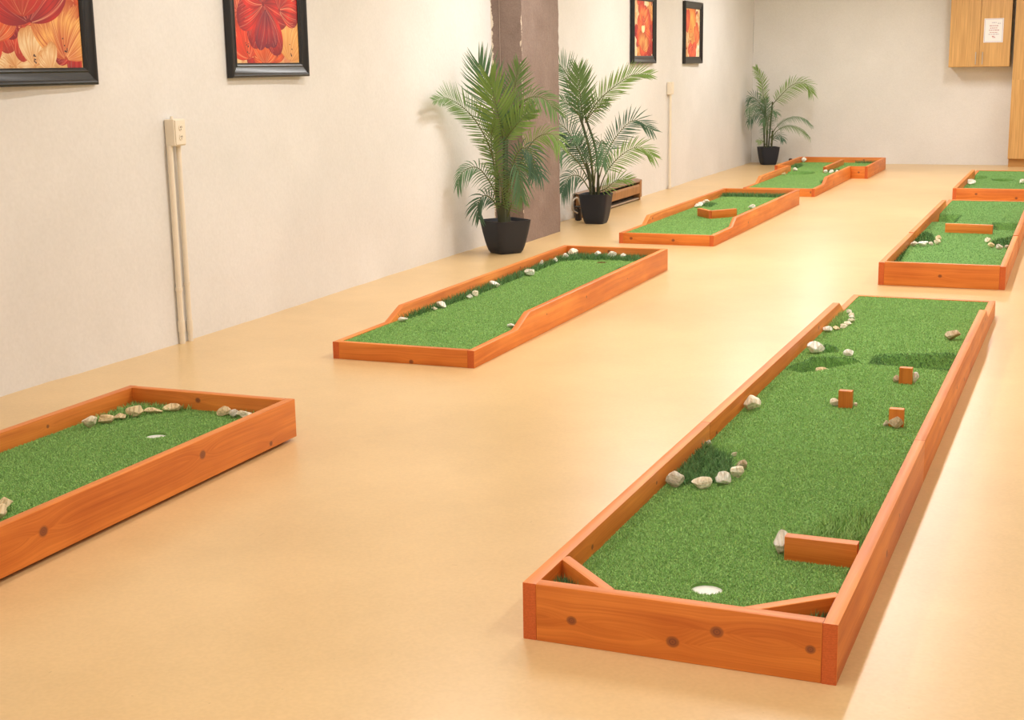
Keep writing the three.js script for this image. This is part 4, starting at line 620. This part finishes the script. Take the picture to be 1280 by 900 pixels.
{
  const z0 = -16.5, g = group('electrical_outlet', 'ivory switch box on a single conduit, below the two far prints', 'outlet', [wallX(-16.55), 0, 0]);
  mesh('box', box(0.055, 0.15, 0.10, 0.0275, 1.205, z0 - 0.05, 0.004), ivory, g); mesh('face_plate', box(0.006, 0.135, 0.085, 0.057, 1.205, z0 - 0.05, 0.002), ivory, g);
  conduit(g, z0 - 0.05, 1.132, 0.016, 0.028, [[0.02, 1.5, 0.03]]);
}

// ---------------------------------------------------------------- baseboard heater and its valve
{
  const z0 = -13.15, z1 = -15.12, L = z0 - z1, g = group('baseboard_heater', 'long brown baseboard heater with dark slots along the cream wall', 'heater', [0.0, 0, z0]);
  const tan = mat({ color: 0xb08355, roughness: 0.5, map: dataTex(256, 64, (u, v) => { const k = (fbm(u * 6, v * 40, 6, 4) - 0.5) * 60; return [232 + k, 222 + k, 210 + k]; }) }), top = mat({ color: 0x8f7460, roughness: 0.45 }), dark = mat({ color: 0x4c4038, roughness: 0.9 }), fin = mat({ color: 0xb9ada0, roughness: 0.4, metalness: 0.6 });
  mesh('back_plate', box(0.01, 0.215, L, 0.012, 0.12, -L / 2), dark, g);
  const cover = new THREE.ExtrudeGeometry(new THREE.Shape([new THREE.Vector2(0, 0.24), new THREE.Vector2(0.1, 0.222), new THREE.Vector2(0.104, 0.208), new THREE.Vector2(0.107, 0.208), new THREE.Vector2(0.104, 0.227), new THREE.Vector2(0, 0.247)]), { depth: L + 0.02, bevelEnabled: false }); cover.translate(0, 0, -L - 0.01); mesh('top_cover', cover, top, g);
  for (const [a, b] of [[0, 0.8], [0.806, L - 0.07]]) { const p = new THREE.ExtrudeGeometry(new THREE.Shape([new THREE.Vector2(0.088, 0.075), new THREE.Vector2(0.104, 0.08), new THREE.Vector2(0.108, 0.16), new THREE.Vector2(0.096, 0.182), new THREE.Vector2(0.092, 0.18), new THREE.Vector2(0.100, 0.158), new THREE.Vector2(0.098, 0.084), new THREE.Vector2(0.088, 0.079)]), { depth: b - a, bevelEnabled: false }); p.translate(0, 0, -b); mesh('front_panel', p, tan, g); }
  mesh('end_cap', merge([box(0.106, 0.19, 0.07, 0.055, 0.13, -L + 0.035, 0.008), box(0.09, 0.045, 0.03, 0.047, 0.02, -L + 0.02)]), tan, g);
  mesh('end_cap', merge([box(0.106, 0.19, 0.05, 0.055, 0.13, -0.025, 0.008), box(0.09, 0.045, 0.03, 0.047, 0.02, -0.02)]), tan, g);
  const fins = []; for (let i = 0; i < 46; i++) fins.push(box(0.055, 0.06, 0.003, 0.055, 0.125, -0.1 - i * (L - 0.25) / 45)); const pipe = new THREE.CylinderGeometry(0.012, 0.012, L - 0.1, 10); pipe.rotateX(Math.PI / 2); pipe.translate(0.055, 0.125, -L / 2); fins.push(pipe); mesh('fin_core', merge(fins), fin, g);
  mesh('base_strip', box(0.085, 0.018, L - 0.1, 0.045, 0.022, -L / 2), fin, g);
  const vm = mat({ color: 0x3d3733, roughness: 0.45, metalness: 0.4 }), hose = mat({ color: 0xb9aa98, roughness: 0.5 });
  const loop = new THREE.TubeGeometry(new THREE.CatmullRomCurve3([V(0.06, 0.14, 0.0), V(0.09, 0.17, 0.1), V(0.10, 0.22, 0.2), V(0.10, 0.20, 0.32), V(0.11, 0.12, 0.36), V(0.12, 0.09, 0.30), V(0.12, 0.075, 0.24)]), 40, 0.009, 8); mesh('hose', loop, hose, g);
  const vb = new THREE.CylinderGeometry(0.03, 0.034, 0.11, 14); vb.translate(0.12, 0.062, 0.22); const wheel = new THREE.TorusGeometry(0.03, 0.008, 8, 18); wheel.rotateX(Math.PI / 2); wheel.translate(0.12, 0.135, 0.22); const ft = new THREE.CylinderGeometry(0.018, 0.022, 0.03, 10); ft.translate(0.12, 0.012, 0.22); mesh('valve', merge([vb, wheel, ft, box(0.02, 0.03, 0.02, 0.12, 0.125, 0.22)]), vm, g);
}
{ // a little knob standing by the end wall
  const p = [[0, 0], [0.022, 0], [0.024, 0.012], [0.012, 0.02], [0.011, 0.034], [0.026, 0.044], [0.028, 0.06], [0.018, 0.072], [0, 0.075]].map(([a, b]) => new THREE.Vector2(a, b));
  const m = mesh('door_stop', new THREE.LatheGeometry(p, 20), mat({ color: 0x3a2f28, roughness: 0.6 })); m.position.set(0.62, 0, -21.1); tag(m, 'small dark knob on the floor by the end wall beside a palm', 'door stop');
}

// ---------------------------------------------------------------- cupboards on the end wall
{
  const lam = (s) => { const t = dataTex(256, 512, (u, v) => { const k = (fbm(u * 46, v * 3, s, 4) - 0.5) * 42 + (fbm(u * 160, v * 8, s + 5, 2) - 0.5) * 22; return [208 + k, 160 + k * 0.95, 96 + k * 0.8]; }); t.repeat.set(1 / 0.5, 1 / 1.2); return mat({ map: t, roughness: 0.42 }); };
  const wA = lam(3), wB = lam(9), wC = lam(14), steel = mat({ color: 0xcfcac2, roughness: 0.3, metalness: 0.9 }), inner = mat({ color: 0xb9874a, roughness: 0.7 });
  const uvM = (g) => { const p = g.attributes.position, uv = g.attributes.uv; for (let i = 0; i < p.count; i++) uv.setXY(i, p.getX(i) + p.getZ(i), p.getY(i)); return g; };
  const zf = -20.86, zb = ZB + 0.012;
  const up = group('wall_cupboard', 'honey wood wall cupboard with two doors and a paper notice', 'cupboard', [0, 0, 0]);
  mesh('body', uvM(box(0.80, 1.05, zf - zb, 3.25, 1.905, (zf + zb) / 2)), wA, up);
  for (const [x0, x1, m, hx] of [[2.851, 3.254, wB, 3.212], [3.258, 3.661, wC, 3.302]]) {
    const d = mesh('door', uvM(box(x1 - x0 - 0.002, 1.04, 0.02, (x0 + x1) / 2, 1.905, zf + 0.011, 0.002)), m, up);
    const bar = new THREE.CylinderGeometry(0.007, 0.007, 0.17, 12); bar.translate(hx, 1.50, zf + 0.05); const p1 = new THREE.CylinderGeometry(0.005, 0.005, 0.03, 8); p1.rotateX(Math.PI / 2); const p2 = p1.clone(); p1.translate(hx, 1.44, zf + 0.035); p2.translate(hx, 1.56, zf + 0.035); mesh('handle', merge([bar, p1, p2]), steel, d);
  }
  const tall = group('tall_cupboard', 'tall honey wood cupboard reaching the floor on a recessed plinth', 'cupboard', [0, 0, 0]);
  mesh('body', uvM(box(1.2, 2.32, zf - zb, 4.305, 1.27, (zf + zb) / 2)), wA, tall); mesh('plinth', uvM(box(1.18, 0.115, zf - zb - 0.03, 4.305, 0.0575, (zf + zb) / 2 - 0.012)), inner, tall);
  mesh('door', uvM(box(0.597, 2.31, 0.02, 4.006, 1.27, zf + 0.011, 0.002)), wB, tall); mesh('door', uvM(box(0.597, 2.31, 0.02, 4.606, 1.27, zf + 0.011, 0.002)), wC, tall);
  const cv = document.createElement('canvas'); cv.width = 216; cv.height = 280; const c = cv.getContext('2d'), R = rng(77); c.fillStyle = '#f4f1f2'; c.fillRect(0, 0, 216, 280); c.strokeStyle = '#b8b4cc'; c.lineWidth = 5; c.strokeRect(9, 9, 198, 262);
  const row = (y, x0, x1, col, h) => { c.fillStyle = col; let x = x0; while (x < x1) { const w = 8 + R() * 22; c.fillRect(x, y, Math.min(w, x1 - x), h); x += w + 5; } };
  row(46, 84, 136, '#9a8fae', 6); row(56, 150, 184, '#8f96b0', 6); row(82, 60, 156, '#b0707a', 8); row(108, 66, 150, '#b0707a', 8); row(134, 56, 168, '#b0707a', 8); row(160, 64, 156, '#b8868c', 7); row(182, 52, 170, '#9a90a8', 6); row(204, 92, 120, '#b0606a', 10); row(218, 100, 130, '#b0606a', 8);
  const t = new THREE.CanvasTexture(cv); t.colorSpace = THREE.SRGBColorSpace;
  const pg = new THREE.BoxGeometry(0.255, 0.325, 0.002), n = mesh('paper_notice', pg, mat({ map: t, roughness: 0.8 })); n.position.set(3.43, 1.872, zf + 0.0235); tag(n, 'white paper notice taped to a honey wood cupboard door', 'notice');
}

renderer.render(scene, camera);
